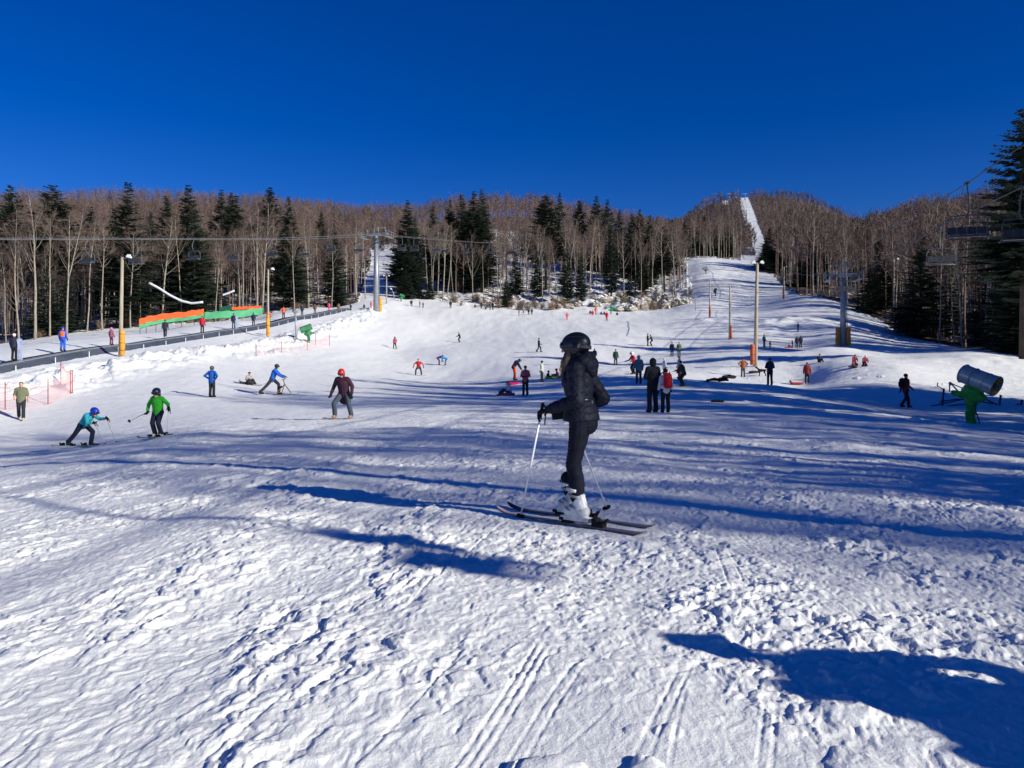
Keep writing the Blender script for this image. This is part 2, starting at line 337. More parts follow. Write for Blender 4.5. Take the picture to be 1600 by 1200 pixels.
def terrain_mesh():
    dense = np.linspace(-.70, .70, 1150); side = .70 + (np.linspace(0, 1, 46)[1:] ** 1.6) * 2.3
    s = np.concatenate([-side[::-1], dense, side])
    ys = [1.3]
    while ys[-1] < 1500: y = ys[-1]; ys.append(y + max(.011, y * (.0032 if y < 14 else .0045 if y < 60 else .009)))
    ys = np.array(ys); X = s[None, :] * (ys[:, None] + 2); Y = np.repeat(ys[:, None], len(s), 1)
    Z = H(X, Y); nr, nc = X.shape
    idx = np.arange(nr * nc).reshape(nr, nc); Fc = np.stack([idx[:-1, :-1], idx[:-1, 1:], idx[1:, 1:], idx[1:, :-1]], -1).reshape(-1, 4)
    o = mesh_obj('snow_ground', np.stack([X, Y, Z], -1).reshape(-1, 3), Fc, snow_mat(), None, True)
    u, fo = forest(X.ravel(), Y.ravel()); a = o.data.attributes.new('litter', 'FLOAT', 'POINT'); fo = fo * np.where(Y.ravel() > 430, 1.1, np.where(u < 600, .75, np.where(u < 1080, .38, np.where(u < 1215, .6, 1.)))) ; a.data.foreach_set('value', fo.astype(np.float32))
    tag(o, kind='structure')
    # the same ground, coarser, behind and beside the camera
    gx = np.linspace(-300, 300, 241); gy = np.concatenate([np.linspace(-160, -4, 60), np.linspace(-3.5, 1.4, 12), [1.5, 1.7, 2, 3], np.linspace(5, 260, 60)])
    X, Y = np.meshgrid(gx, gy); Z = H(X, Y)
    lim = 3.0 * (Y + 2) - 2.7; ins = (Y > 1.5) & (np.abs(X) < lim); Z = np.where(ins, Z - 1.2 - Y * .03, Z - .02)
    nr, nc = X.shape; idx = np.arange(nr * nc).reshape(nr, nc); Fc = np.stack([idx[:-1, :-1], idx[:-1, 1:], idx[1:, 1:], idx[1:, :-1]], -1).reshape(-1, 4)
    o = mesh_obj('snow_field', np.stack([X, Y, Z], -1).reshape(-1, 3), Fc, snow_mat(), None, True); tag(o, kind='structure')
def snow_mat():
    if 'snow' in MATS: return MATS['snow']
    m = bpy.data.materials.new('snow'); m.use_nodes = True; MATS['snow'] = m; nt = m.node_tree; b = nt.nodes['Principled BSDF']; L = nt.links.new
    tc = nt.nodes.new('ShaderNodeTexCoord'); O = tc.outputs['Object']
    b.inputs['Roughness'].default_value = .55; b.inputs['Specular IOR Level'].default_value = .25
    at = nt.nodes.new('ShaderNodeAttribute'); at.attribute_name = 'litter'
    n = nt.nodes.new('ShaderNodeTexNoise'); n.inputs['Scale'].default_value = .55; n.inputs['Detail'].default_value = 8; n.inputs['Roughness'].default_value = .7; L(O, n.inputs[0])
    r = nt.nodes.new('ShaderNodeMapRange'); r.inputs[1].default_value = .56; r.inputs[2].default_value = .64
    ad = nt.nodes.new('ShaderNodeMath'); ad.operation = 'MULTIPLY_ADD'; ad.inputs[1].default_value = .2; L(at.outputs['Fac'], ad.inputs[0]); L(n.outputs[0], ad.inputs[2]); L(ad.outputs[0], r.inputs[0])
    gt = nt.nodes.new('ShaderNodeMath'); gt.operation = 'GREATER_THAN'; gt.inputs[1].default_value = .2; L(at.outputs['Fac'], gt.inputs[0])
    mu = nt.nodes.new('ShaderNodeMath'); mu.operation = 'MULTIPLY'; L(r.outputs[0], mu.inputs[0]); L(gt.outputs[0], mu.inputs[1])
    mx = nt.nodes.new('ShaderNodeMix'); mx.data_type = 'RGBA'; mx.inputs[6].default_value = (.85, .86, .84, 1); mx.inputs[7].default_value = (.09, .065, .045, 1)
    L(mu.outputs[0], mx.inputs[0]); L(mx.outputs[2], b.inputs['Base Color'])
    n1 = nt.nodes.new('ShaderNodeTexNoise'); n1.inputs['Scale'].default_value = 85; n1.inputs['Detail'].default_value = 5; n1.inputs['Roughness'].default_value = .65; L(O, n1.inputs[0])
    n2 = nt.nodes.new('ShaderNodeTexNoise'); n2.inputs['Scale'].default_value = 4; n2.inputs['Detail'].default_value = 6; n2.inputs['Roughness'].default_value = .6; L(O, n2.inputs[0])
    b1 = nt.nodes.new('ShaderNodeBump'); b1.inputs['Strength'].default_value = .5; b1.inputs['Distance'].default_value = .012; L(n1.outputs[0], b1.inputs['Height'])
    b2 = nt.nodes.new('ShaderNodeBump'); b2.inputs['Strength'].default_value = .4; b2.inputs['Distance'].default_value = .05; L(n2.outputs[0], b2.inputs['Height']); L(b1.outputs[0], b2.inputs['Normal'])
    L(b2.outputs[0], b.inputs['Normal'])
    return m
terrain_mesh(); print('terrain', time.time() - T00)
# ------------------------------------------------------------------ trees
M_BARK = mat('beech_bark', (.28, .245, .2), .9, .3, 3., .3, 12, stretch=(3, 3, .6))
M_TWIG = mat('beech_twig', (.125, .09, .073), .9, .25, .6)
M_TWIG2 = mat('beech_twig_far', (.15, .105, .09), .9, .35, .05)
M_FBARK = mat('fir_bark', (.06, .046, .036), .9, .3, 3., .4, 14)
M_NEED = mat('fir_needles', (.034, .052, .034), .75, .45, .8, spec=.2)
rnd = random.Random(5)
def rvec(d, ang, az, up=(0, 0, 1)):
    e1, e2, d = frame(d); return d * math.cos(ang) + (e1 * math.cos(az) + e2 * math.sin(az)) * math.sin(ang)
def limb_pts(r, p, d, L, n, bend, wob):
    P = [np.array(p, float)]; d = np.array(d, float)
    for i in range(n):
        d = d + np.array([r.uniform(-wob, wob), r.uniform(-wob, wob), bend + r.uniform(-wob, wob) * .5]); d /= np.linalg.norm(d); P.append(P[-1] + d * L / n)
    return P
def at(P, t):
    k = t * (len(P) - 1); i = min(int(k), len(P) - 2); f = k - i; return P[i] * (1 - f) + P[i + 1] * f, P[i + 1] - P[i]
def make_beech(seed, h, cs=.45, spread=.26, nl=19, n2=7, n3=7, fork=False, r0=.2, tw=.016):
    r = random.Random(seed); tr = MB(); cr = MB()
    T = limb_pts(r, (0, 0, -.4), (r.uniform(-.06, .06), r.uniform(-.06, .06), 1), h * .97 + .4, 9, .08, .05)
    R = [r0 * (1.25 if i == 0 else 1) * (1 - .88 * (i / 9) ** 1.1) for i in range(10)]
    tr.tube(T, R, 7); stems = [(T, cs, R)]
    if fork:
        p, d = at(T, cs * .95); T2 = limb_pts(r, p, rvec(d, .28, r.uniform(0, 6.28)), h * .55, 6, .12, .05); R2 = [r0 * .6 * (1 - .85 * i / 6) for i in range(7)]; tr.tube(T2, R2, 6); stems.append((T2, .15, R2))
    for T_, c0, R_ in stems:
        k = nl if T_ is T else nl // 2
        for i in range(k):
            t = c0 + (1 - c0) * ((i + r.random()) / k) ** .85; t = min(t, .99)
            p, d = at(T_, t); L = h * spread * (1.15 - .8 * (t - c0) / (1 - c0)) * r.uniform(.7, 1.2)
            Lb = limb_pts(r, p, rvec(d, rad(r.uniform(28, 58)), r.uniform(0, 6.28)), L, 4, .12, .12); br = max(.02, R_[min(int(t * (len(R_) - 1)), len(R_) - 1)] * .42)
            tr.tube(Lb, [br * (1 - .2 * j) for j in range(5)], 4, cap=False)
            for j in range(n2):
                q, e = at(Lb, .25 + .75 * (j + r.random()) / n2); L2 = L * r.uniform(.28, .5)
                S = limb_pts(r, q, rvec(e, rad(r.uniform(25, 50)), r.uniform(0, 6.28)), L2, 3, .1, .14); cr.tube(S, [br * .38, br * .28, br * .2, br * .1], 3, cap=False)
                for k3 in range(n3):
                    q3, e3 = at(S, .2 + .8 * (k3 + r.random()) / n3); S3 = limb_pts(r, q3, rvec(e3, rad(r.uniform(20, 50)), r.uniform(0, 6.28)), L2 * r.uniform(.35, .6), 2, .08, .1)
                    cr.tube(S3, [tw, tw * .8, tw * .35], 3, cap=False)
    # a few dead twigs low on the stem
    for i in range(r.randint(3, 8)):
        p, d = at(T, r.uniform(.12, cs)); S = limb_pts(r, p, rvec(d, rad(r.uniform(60, 95)), r.uniform(0, 6.28)), r.uniform(.6, 2.4), 3, -.02, .15); cr.tube(S, [.025, .018, .014, .006], 3, cap=False)
    o = empty('beech_tree', (0, 0, -50)); tr.build('trunk', M_BARK, o); cr.build('crown', M_TWIG, o, smooth=False); return o
def make_fir(seed, h, r0=.22, width=.19, bare=.12, gap=.5, dead=False, nb=10, flat_top=False):
    r = random.Random(seed); tr = MB(); cr = MB(); tr.tube([(0, 0, -.4), (.03, 0, h * .5), (0, .02, h * .985)], [r0 * 1.1, r0 * .65, .02], 7)
    z = h * bare
    while z < h * .99:
        t = (z - h * bare) / (h * (1 - bare)); prof = (1 - t) ** (.62 if flat_top else .85) * (1 if t > .12 else .55 + t * 3.7)
        if flat_top: prof = max(prof, .16)
        L0 = h * width * prof
        for k in range(nb if t < .8 else 6):
            if r.random() < .1: continue
            az = r.uniform(0, 6.28); L = max(.22, L0 * r.uniform(.6, 1.15)); drop = rad(r.uniform(2, 22)) * (1 - t) - rad(18) * t
            d = np.array([math.cos(az) * math.cos(drop), math.sin(az) * math.cos(drop), -math.sin(drop)]); side = np.array([-math.sin(az), math.cos(az), 0])
            P = [np.array([0, 0, z]), np.array([0, 0, z]) + d * L * .55, np.array([0, 0, z]) + d * L + np.array([0, 0, L * .07])]
            tr.tube(P, [.03, .02, .006], 3, cap=False)
            m = max(3, int(L / .17))
            for j in range(m):                      # needle sprays along the bough
                f = (j + r.random()) / m
                if f < .12 and L > 1: continue
                p, e = at(P, min(f, .99)); w = (.16 + .34 * L * (1 - f) ** .7 * .6) * r.uniform(.6, 1.2); w = min(w * 1.25, 1.1)
                for sg in (-1, 1):
                    q = e / np.linalg.norm(e); a = p + side * 0; b = p + (side * sg * .85 + q * .55 + np.array([0, 0, r.uniform(-.38, .05)])) * w; c = p + (q * .42 + np.array([0, 0, r.uniform(-.12, .06)])) * w * .8
                    dn = p + (side * sg * .35 + q * .2 - np.array([0, 0, .28])) * w
                    o = len(cr.v); cr.v += [tuple(a), tuple(b), tuple(c), tuple(dn)]; cr.f += [(o, o + 1, o + 2), (o, o + 3, o + 1)]
        z += gap * r.uniform(.7, 1.2) * (1 if t < .7 else .7)
    o = empty('fir_tree', (0, 0, -50)); tr.build('trunk', M_FBARK, o); cr.build('crown', M_NEED, o, smooth=False); return o
BE = [make_beech(11, 24, .42, .22, r0=.24), make_beech(12, 25, .5, .2, fork=True, r0=.23), make_beech(13, 22, .55, .22, 16, r0=.18), make_beech(14, 24, .6, .17, 14, r0=.17), make_beech(15, 20, .35, .24, 18, r0=.17, fork=True), make_beech(16, 17, .3, .27, 16, r0=.14), make_beech(17, 23, .66, .18, 12, r0=.16)]
FI = [make_fir(21, 26, flat_top=True, bare=.3, width=.17), make_fir(22, 25, .24, .16, .08), make_fir(23, 22, .2, .19, .04, .45), make_fir(24, 27, .25, .15, .38, flat_top=True, width=.16) if False else make_fir(24, 27, .25, .16, .4, flat_top=True), make_fir(25, 18, .18, .22, .03, .42)]
BH = [24, 25, 22, 24, 20, 17, 23]; FH = [26, 25, 22, 27, 18]
USED = set()
def place_tree(kind, i, x, y, h, label, group, leanz=0, wide=1.):
    src = (BE if kind == 'b' else FI)[i]; h0 = (BH if kind == 'b' else FH)[i]; s = h / h0
    z = gz(x, y) - .1; az = rnd.uniform(0, 6.28)
    if (kind, i) not in USED:
        USED.add((kind, i)); src.location = (x, y, z); src.rotation_euler = (0, 0, az); src.scale = (s * wide, s * wide, s); src['label'] = label; src['group'] = group; src['category'] = 'tree'; o = src
    else:
        o = clone(src, (x, y, z), az, (s * wide, s * wide, s), label, group); o['category'] = 'tree'
    o.rotation_euler = (rnd.uniform(-.03, .03) + leanz, rnd.uniform(-.03, .03), az)
    return o
TREES = []     # taken spots
def free(x, y, d): return all((x - a) ** 2 + (y - b) ** 2 > d * d for a, b in TREES)
def ux(u, y): return (u - 800) / F * y
def fir_at(u, y, vtop, i, label, wide=1., group='fir trees standing out of the beech wood'):
    x = ux(u, y); z = gz(x, y); h = ZC + (HZ - vtop) / F * y - z; TREES.append((x, y)); return place_tree('f', i, x, y, max(h, 3), label, group, 0, wide * 1.45)
# firs that can be told apart on the skyline: column, depth, row of the top, variant
LF = 'dark fir in the beech wood '
for u, y, vt, i, lb, w in (
    (22, 150, 289, 0, 'fir with a small tufted top at the left end of the wood', 1),
    (80, 140, 288, 3, 'tall fir with a flat spreading top, second from the left end', 1.3),
    (70, 128, 415, 4, 'low young fir at the edge behind the conveyor, left end', 1.2), (103, 133, 425, 4, 'low young fir beside the first tall beech group', 1.2),
    (143, 190, 322, 4, 'small round fir crown between two tall firs above the light pole', 1.2),
    (196, 138, 283, 1, 'broad drooping fir rising right above the wooden light pole', 1.5), (172, 175, 325, 2, 'lower fir left behind the broad drooping fir', 1.1),
    (237, 200, 331, 4, 'small fir crown halfway along the left skyline', 1), (254, 215, 305, 4, 'pointed fir top under the left ridge', 1.1), (292, 152, 285, 2, 'tallest dark fir on the left skyline', 1.25), (305, 148, 320, 1, 'shaded fir just right of the tallest dark fir', 1.1),
    (345, 300, 296, 4, 'small fir on the left ridge line', 1), (357, 290, 300, 4, 'second small fir on the left ridge line', 1), (372, 220, 306, 4, 'rounded dark fir before the left ridge', 1.3), (423, 230, 293, 4, 'bulky fir breaking the left ridge line', 1.4),
    (346, 170, 450, 4, 'low dark fir behind the green fence', 1.3),
    (453, 165, 305, 2, 'slender pointed fir in the centre of the left wood', 1.), (470, 170, 420, 4, 'short fir under the slender pointed fir', 1), (502, 300, 330, 4, 'small fir under the skyline left of the lift tower', 1.1), (525, 178, 348, 2, 'narrow fir just left of the big lift tower', .9), (533, 176, 440, 4, 'young fir at the foot of the wood by the lift tower', 1),
    (636, 215, 311, 2, 'first big fir right of the lift tower', 1.15), (650, 222, 335, 1, 'fir leaning against the first big fir', 1), (674, 260, 322, 4, 'slim fir between the two fir clumps', 1), (626, 235, 372, 4, 'lower fir beside the shaded side run', 1.2),
    (704, 235, 310, 2, 'left fir of the dense middle clump', 1.1), (718, 230, 302, 1, 'broad fir inside the dense middle clump', 1.3), (735, 235, 297, 2, 'dark fir in the heart of the middle clump', 1.2), (753, 228, 293, 1, 'tallest fir of the middle clump', 1.1), (726, 240, 330, 2, 'half hidden fir of the middle clump', 1.3), (745, 245, 325, 2, 'rear fir of the middle clump', 1.3),
    (636, 197, 420, 4, 'bushy young fir at the corner of the middle wood', 1.5), (655, 200, 435, 4, 'bushy young fir by the shaded snow', 1.5), (672, 200, 428, 4, 'third bushy young fir by the shaded snow', 1.3), (640, 205, 370, 2, 'shaded fir under the first big fir', 1.2),
    (853, 240, 304, 0, 'tall ragged fir in the middle of the skyline', 1.3), (876, 330, 301, 4, 'narrow fir spike right of the ragged fir', .8), (903, 300, 312, 4, 'fir with a rounded top on the falling skyline', 1.3), (935, 290, 306, 4, 'pair fir, left of two on the skyline', 1.1), (947, 295, 311, 4, 'pair fir, right of two on the skyline', 1),
    (805, 215, 395, 4, 'dark fir low in the middle wood', 1.1), (840, 215, 390, 2, 'slim dark fir low in the middle wood', .9), (886, 205, 378, 2, 'dark slim fir above the rocks', .8), (908, 205, 385, 2, 'second dark slim fir above the rocks', .7), (955, 215, 335, 1, 'ivy dark fir near the rock face', .75),
    (967, 300, 328, 4, 'low fir on the falling skyline', 1), (985, 270, 334, 4, 'fir left of the double topped fir', 1.1), (998, 250, 325, 2, 'layered fir on the skyline above the rocks', 1.15), (1015, 250, 334, 2, 'last fir on the skyline before the valley gap', 1), (1038, 230, 352, 0, 'dark layered fir above the rock face', 1.2), (1049, 300, 343, 4, 'small flat topped fir by the valley gap', 1), (1005, 225, 385, 2, 'shaded fir inside the wood above the rocks', 1),
    (790, 192, 430, 4, 'small green young fir at the foot of the middle wood', .9), (983, 205, 425, 4, 'small fir on top of the rocks', 1),
    (1099, 420, 336, 4, 'pointed fir in the grove below the mountain', 1.3), (1120, 430, 352, 4, 'low fir in the grove below the mountain', 1.2), (1137, 425, 354, 4, 'dark round fir in the grove below the mountain', 1.3), (1069, 400, 345, 4, 'fir at the left foot of the mountain', 1.6), (1085, 385, 386, 4, 'low dark fir at the foot of the grove', 1.4),
    (1203, 300, 356, 4, 'dark fir left in the clump beside the mountain run', 1.6), (1214, 290, 354, 4, 'dark fir right in the clump beside the mountain run', 1.7), (1225, 300, 358, 4, 'rear dark fir beside the mountain run', 1.7), (1196, 310, 375, 4, 'low fir at the bottom of the mountain run', 1.5),
    (1262, 230, 363, 2, 'broad dark fir behind the wooden pole on the right', 1.3), (1282, 225, 357, 2, 'dark fir above the right lift tower', 1.4), (1252, 215, 395, 4, 'lower dark fir at the edge beside the upper slope', 1.4), (1329, 340, 342, 4, 'bulky fir on the right saddle', 1.6), (1349, 330, 343, 4, 'smaller fir on the right saddle', 1.3), (1337, 250, 382, 4, 'little fir in front of the right saddle', 1),
    (1376, 165, 357, 2, 'slender dark fir between the right lift chairs', 1.0), (1398, 280, 348, 4, 'fir behind the slender one under the saddle', 1.2), (1360, 150, 412, 4, 'low shaded fir left of the great dark fir', 1.5),
    (1436, 122, 367, 2, 'great dark fir standing before the right wood', 1.45), (1422, 128, 432, 4, 'lower fir leaning on the great dark fir', 1.4), (1538, 112, 405, 2, 'shaded fir near the right margin', 1.4), (1560, 95, 430, 4, 'low shaded fir near the right margin', 1.5), (1575, 84, 442, 4, 'lowest shaded fir near the right margin', 1.5),
    (1598, 66, 172, 0, 'huge dark fir cut by the right margin', 1.05), (1640, 84, 200, 2, 'huge dark fir behind the one at the right margin', 1.2)):
    fir_at(u, y, vt, i, lb, w)
def scatter(kind, n, us, ys, hs, label, group, dmin, edge=None, variants=None, bias=1., tries=40):
    out = 0
    for _ in range(n * tries):
        if out >= n: break
        u = rnd.uniform(*us); y = ys[0] + (ys[1] - ys[0]) * rnd.random() ** bias
        if edge is not None: y = float(np.interp(u, *zip(*edge))) + y
        x = ux(u, y)
        if forest(np.array([x]), np.array([y]))[1][0] < .5 or not free(x, y, dmin): continue
        TREES.append((x, y)); i = rnd.choice(variants or range(len(BE))); place_tree(kind, i, x, y, rnd.uniform(*hs), label, group, 0, rnd.uniform(.85, 1.15)); out += 1
G1 = 'bare beeches of the left wood'
# pale trunks that stand out at the left edge
for u, y, vt, i, lb in ((30, 121, 318, 3, 'pale straight beech at the extreme left of the wood'), (55, 122, 300, 0, 'pale tall beech beside the two low young firs'), (78, 124, 330, 6, 'pale leaning beech right of the low young firs'), (104, 126, 330, 1, 'pale forked beech with an open crown, left of the light pole'),
        (136, 131, 335, 6, 'slim pale beech just left of the wooden light pole'), (160, 132, 345, 2, 'slim pale beech behind the wooden light pole'), (204, 134, 360, 2, 'thick pale stem behind the end of the orange fence'), (219, 138, 350, 3, 'pale beech right of the thick pale stem'), (253, 142, 335, 0, 'pale beech above the orange fence'), (285, 146, 330, 3, 'pale beech above the right end of the orange fence'),
        (402, 154, 318, 1, 'broad crowned pale beech left of the double stemmed one'), (410, 156, 312, 0, 'double stemmed pale beech with a wide open crown'), (380, 152, 345, 6, 'pale stem behind the green fence'), (460, 160, 360, 2, 'pale beech under the slender pointed fir'), (556, 182, 330, 3, 'tall dark stem beside the big lift tower'), (571, 190, 335, 6, 'last beech before the side run')):
    x = ux(u, y); TREES.append((x, y)); place_tree('b', i, x, y, ZC + (HZ - vt) / F * y - gz(x, y), lb, G1)
for a, b, lb in ((-60, 120, 'bare beech in the dense wood at the left end'), (120, 240, 'bare beech in the wood behind the orange fence'), (240, 400, 'bare beech in the wood behind the green fence'), (400, 580, 'bare beech in the wood left of the big lift tower')):
    scatter('b', 30 if a > -60 else 34, (a, b), (0, 55), (15, 20.5), lb, G1, 3.2, EL, bias=1.3)
G2 = 'bare beeches of the middle wood'
for a, b, lb, n in ((612, 740, 'bare beech under the dense middle fir clump', 24), (740, 860, 'bare beech in the centre of the middle wood', 28), (860, 970, 'bare beech on the snowy bank left of the rock face', 24), (970, 1078, 'bare beech packed above the rock face', 30)):
    scatter('b', n, (a, b), (0, 80), (15, 22), lb, G2, 3.2, EM, bias=1.1)
scatter('b', 14, (850, 1075), (-22, 0), (7, 12), 'young bare beech growing among the rocks', G2, 4, EM, variants=[5, 2], tries=1) if False else None
G3 = 'bare beeches of the right wood'
for a, b, lb, n in ((1200, 1310, 'bare beech in the shaded wood by the upper slope', 16), (1310, 1430, 'bare beech in the shaded wood behind the right lift tower', 18), (1430, 1560, 'bare beech in the shaded wood behind the snow cannon', 22), (1560, 1800, 'bare beech near the right margin of the wood', 14)):
    scatter('b', n, (a, b), (0, 60), (16, 23), lb, G3, 3.5, ER, bias=1.2)
for u, y, vt, i, lb in ((1548, 98, 275, 6, 'white stemmed beech rising high near the right margin'), (1492, 112, 400, 3, 'leaning pale stem in the shaded right wood'), (1440, 170, 320, 0, 'sunlit open crowned beech behind the great dark fir'), (1455, 175, 325, 5, 'second sunlit open crown behind the great dark fir'), (1500, 160, 300, 3, 'bare tree behind the near lift chair')):
    x = ux(u, y); TREES.append((x, y)); place_tree('b', i, x, y, ZC + (HZ - vt) / F * y - gz(x, y), lb, G3)
scatter('b', 26, (1076, 1165), (350, 420), (16, 22), 'bare beech in the grove below the mountain', 'bare beeches below the mountain', 3.5)
# rest of the woods: low detail trees merged, too many to count
def light_beech(seed, h, tw=.07, nt_=13):
    r = random.Random(seed); m = MB(); T = limb_pts(r, (0, 0, -1), (0, 0, 1), h + 1, 4, .05, .05); m.tube(T, [.17, .14, .11, .08, .03], 3, cap=False); tr = len(m.f)
    for i in range(9):
        t = .45 + .5 * (i + r.random()) / 9; p, d = at(T, t); L = h * .2 * (1.3 - t * .7); b = limb_pts(r, p, rvec(d, rad(r.uniform(25, 55)), r.uniform(0, 6.28)), L, 2, .15, .1)
        for j in range(nt_):
            q, e = at(b, .1 + .9 * r.random()); e = rvec(e, rad(r.uniform(15, 60)), r.uniform(0, 6.28)); l2 = L * r.uniform(.3, .6); s = np.cross(e, (r.random(), r.random(), r.random())); s = s / np.linalg.norm(s) * tw
            o = len(m.v); m.v += [tuple(q - s), tuple(q + s), tuple(q + e * l2)]; m.f.append((o, o + 1, o + 2))
        s = np.array([.05, 0, 0]); o = len(m.v); m.v += [tuple(b[0] - s), tuple(b[0] + s), tuple(b[2])]; m.f.append((o, o + 1, o + 2))
    return m, tr
def light_fir(seed, h):
    r = random.Random(seed); m = MB(); z = h * .12
    while z < h:
        t = z / h; L0 = h * .17 * (1 - t) ** .8 + .2
        for k in range(7):
            az = r.uniform(0, 6.28); L = L0 * r.uniform(.6, 1.15); d = np.array([math.cos(az), math.sin(az), -.25]); s = np.array([-math.sin(az), math.cos(az), 0]) * L * .33; p = np.array([0, 0, z])
            o = len(m.v); m.v += [tuple(p - s * .5), tuple(p + d * L + s * .2), tuple(p + s + d * L * .6), tuple(p - s + d * L * .6 - np.array([0, 0, .2]))]; m.f += [(o, o + 2, o + 1), (o, o + 1, o + 3)]
        z += h * .045
    return m
def tris(m):
    out = []
    for f in m.f:
        for k in range(1, len(f) - 1): out.append((f[0], f[k], f[k + 1]))
    return np.array(m.v, np.float32), np.array(out, np.int64)
def mass(name, label, protos, spots, mats, parent_kind='stuff'):
    if not spots: return
    Vs = []; Fs = []; o = 0; r = np.random.RandomState(3)
    for (x, y, z, s) in spots:
        V, Fc = protos[r.randint(len(protos))]; a = r.rand() * 6.28; c, q = math.cos(a), math.sin(a); w = s * r.uniform(.9, 1.2)
        P = np.stack([(V[:, 0] * c - V[:, 1] * q) * w + x, (V[:, 0] * q + V[:, 1] * c) * w + y, V[:, 2] * s + z], 1); Vs.append(P); Fs.append(Fc + o); o += len(V)
    ob = mesh_obj(name, np.concatenate(Vs), np.concatenate(Fs), mats); tag(ob, label, 'trees', None, 'stuff'); return ob
def spots_in(us, ys, step, hs, hid=0, jit=.45, thin=None):
    r = np.random.RandomState(int(us[0] + ys[0]) & 1023); out = []; y = ys[0]
    while y < ys[1]:
        st = step * (1 + max(0, y - 400) / 1400)
        xs = np.arange(ux(us[0], y), ux(us[1], y), st); xs = xs + r.uniform(-jit, jit, len(xs)) * st; yv = y + r.uniform(-jit, jit, len(xs)) * st
        u, f = forest(xs, yv); k = f > .5; xs, yv = xs[k], yv[k]
        if thin is not None: q = thin(xs, yv); xs, yv = xs[q], yv[q]
        zs = base(xs, yv) if len(xs) else []; hv = 1 + .28 * perlin(xs * .035, yv * .035, 131) + .12 * perlin(xs * .11, yv * .11, 132) if len(xs) else 1
        out += [(a, b, c, s) for a, b, c, s in zip(xs, yv, zs, r.uniform(*hs, len(xs)) / 20. * hv)]; y += st
    return out
LB = [tris(light_beech(s, 20)[0]) for s in range(60, 66)]; LBF = [tris(light_beech(s, 20, .22, 12)[0]) for s in range(80, 84)]; LFi = [tris(light_fir(s, 20)) for s in range(70, 73)]
S = spots_in((-150, 590), (100, 740), 5.2, (12.5, 16.5), thin=lambda x, y: y > np.interp(800 + F * x / y, *zip(*EL)) + 9)
mass('beech_hillside', 'reddish brown bare wood covering the left hill to its ridge', LB, S, M_TWIG2); n1 = len(S)
S = spots_in((578, 626), (380, 640), 5.0, (13, 17)) + spots_in((613, 1078), (200, 640), 5.4, (13, 18), thin=lambda x, y: ((y > np.interp(800 + F * x / y, *zip(*EM)) + 28) | (y > 600)) & (perlin(x * .06, y * .06, 133) > np.where(y < 300, -.12, -.4)))
mass('beech_hillside', 'reddish brown bare wood on the rise behind the middle firs', LB, S, M_TWIG2); n2 = len(S)
S = spots_in((1800, 3000), (45, 230), 5.5, (17, 22)) + spots_in((1196, 1800), (70, 640), 5.0, (14, 20), thin=lambda x, y: y > np.interp(800 + F * x / y, *zip(*ER)) + 3)
mass('beech_hillside', 'brown bare wood rising behind the right lift tower', LB, S, M_TWIG2); n3 = len(S)
S = spots_in((1000, 1560), (430, 1330), 6.5, (13, 18), thin=lambda x, y: ((800 + F * x / y < 1200) & (y > 430)) | (y > 640))
mass('mountain_forest', 'bare brown forest over the mountain behind the slopes', LBF, S, M_TWIG2); n4 = len(S)
r_ = random.Random(8)
S = [s for s in spots_in((-150, 600), (230, 640), 42, (13, 19), jit=.9)] + [s for s in spots_in((640, 1060), (300, 520), 45, (13, 17), jit=.9)] + spots_in((1210, 1750), (170, 520), 20, (12, 17), jit=.9) + spots_in((1230, 1700), (92, 170), 9, (11, 17), jit=.9) + spots_in((1060, 1330), (700, 1200), 150, (14, 18), jit=.9)
mass('fir_scatter', 'dark firs of the wood beyond the right side of the view', LFi, spots_in((1760, 3000), (42, 230), 7.5, (17, 23), jit=.9), M_NEED)
mass('fir_scatter', 'small dark firs sprinkled through the brown hillsides', LFi, S, M_NEED)
print('trees', n1, n2, n3, n4, time.time() - T00)
# trees standing right of the camera, which shade the snow
spots = [(47.7, -15.2, 20, 2, 'f', 1.0), (50, -13.6, 21, 1, 'f', .9), (58, -21.5, 25, 3, 'f', 1.1), (53, -17.6, 23, 3, 'f', 1.0), (40.6, -15.5, 24, 3, 'b', 1), (45, -18.5, 25, 6, 'b', 1)]; r_ = random.Random(17); tries = 0
while len(spots) < 76 and tries < 4000:
    tries += 1; p = 9 + 44 * r_.random(); x = r_.uniform(30, 66); y = (p - .517 * x) / .856
    if x < .68 * y + 7 or any((x - a[0]) ** 2 + (y - a[1]) ** 2 < 16 for a in spots): continue
    f = r_.random() < (.05 if 14 < p < 24 else .42 if p > 9.5 else .1); spots.append((x, y, min(r_.uniform(20, 27), (x + 1) / 2.09) if 16 < p < 25 else r_.uniform(20, 27), r_.randrange(5) if f else r_.choice((0, 1, 2, 3, 4, 6)), 'f' if f else 'b', r_.uniform(.7, 1.0) if f else r_.uniform(.9, 1.2)))
spots += [(16, 3.2, 6.4, 4, 'f', 2.0), (16.6, 1.8, 6.6, 4, 'f', 2.0), (17.5, 3.7, 7.0, 4, 'f', 1.8), (20, 4.5, 9, 2, 'f', .8), (24, 5.2, 11, 4, 'f', .7), (27, 9.3, 12, 2, 'f', .75), (22, 1.2, 10, 4, 'f', .6), (30, 12.5, 13, 4, 'f', .7), (33, 18.5, 14, 2, 'f', .8), (26, -1.5, 12, 2, 'f', .6), (31, 15.3, 12, 4, 'f', .6)]
for k, (x, y, h, i, kd, w) in enumerate(spots):
    place_tree(kd, i, x, y, h, ('bare beech' if kd == 'b' else 'dark fir') + ' at the edge of the wood beyond the right side of the view', 'trees beyond the right side of the view', 0, w)
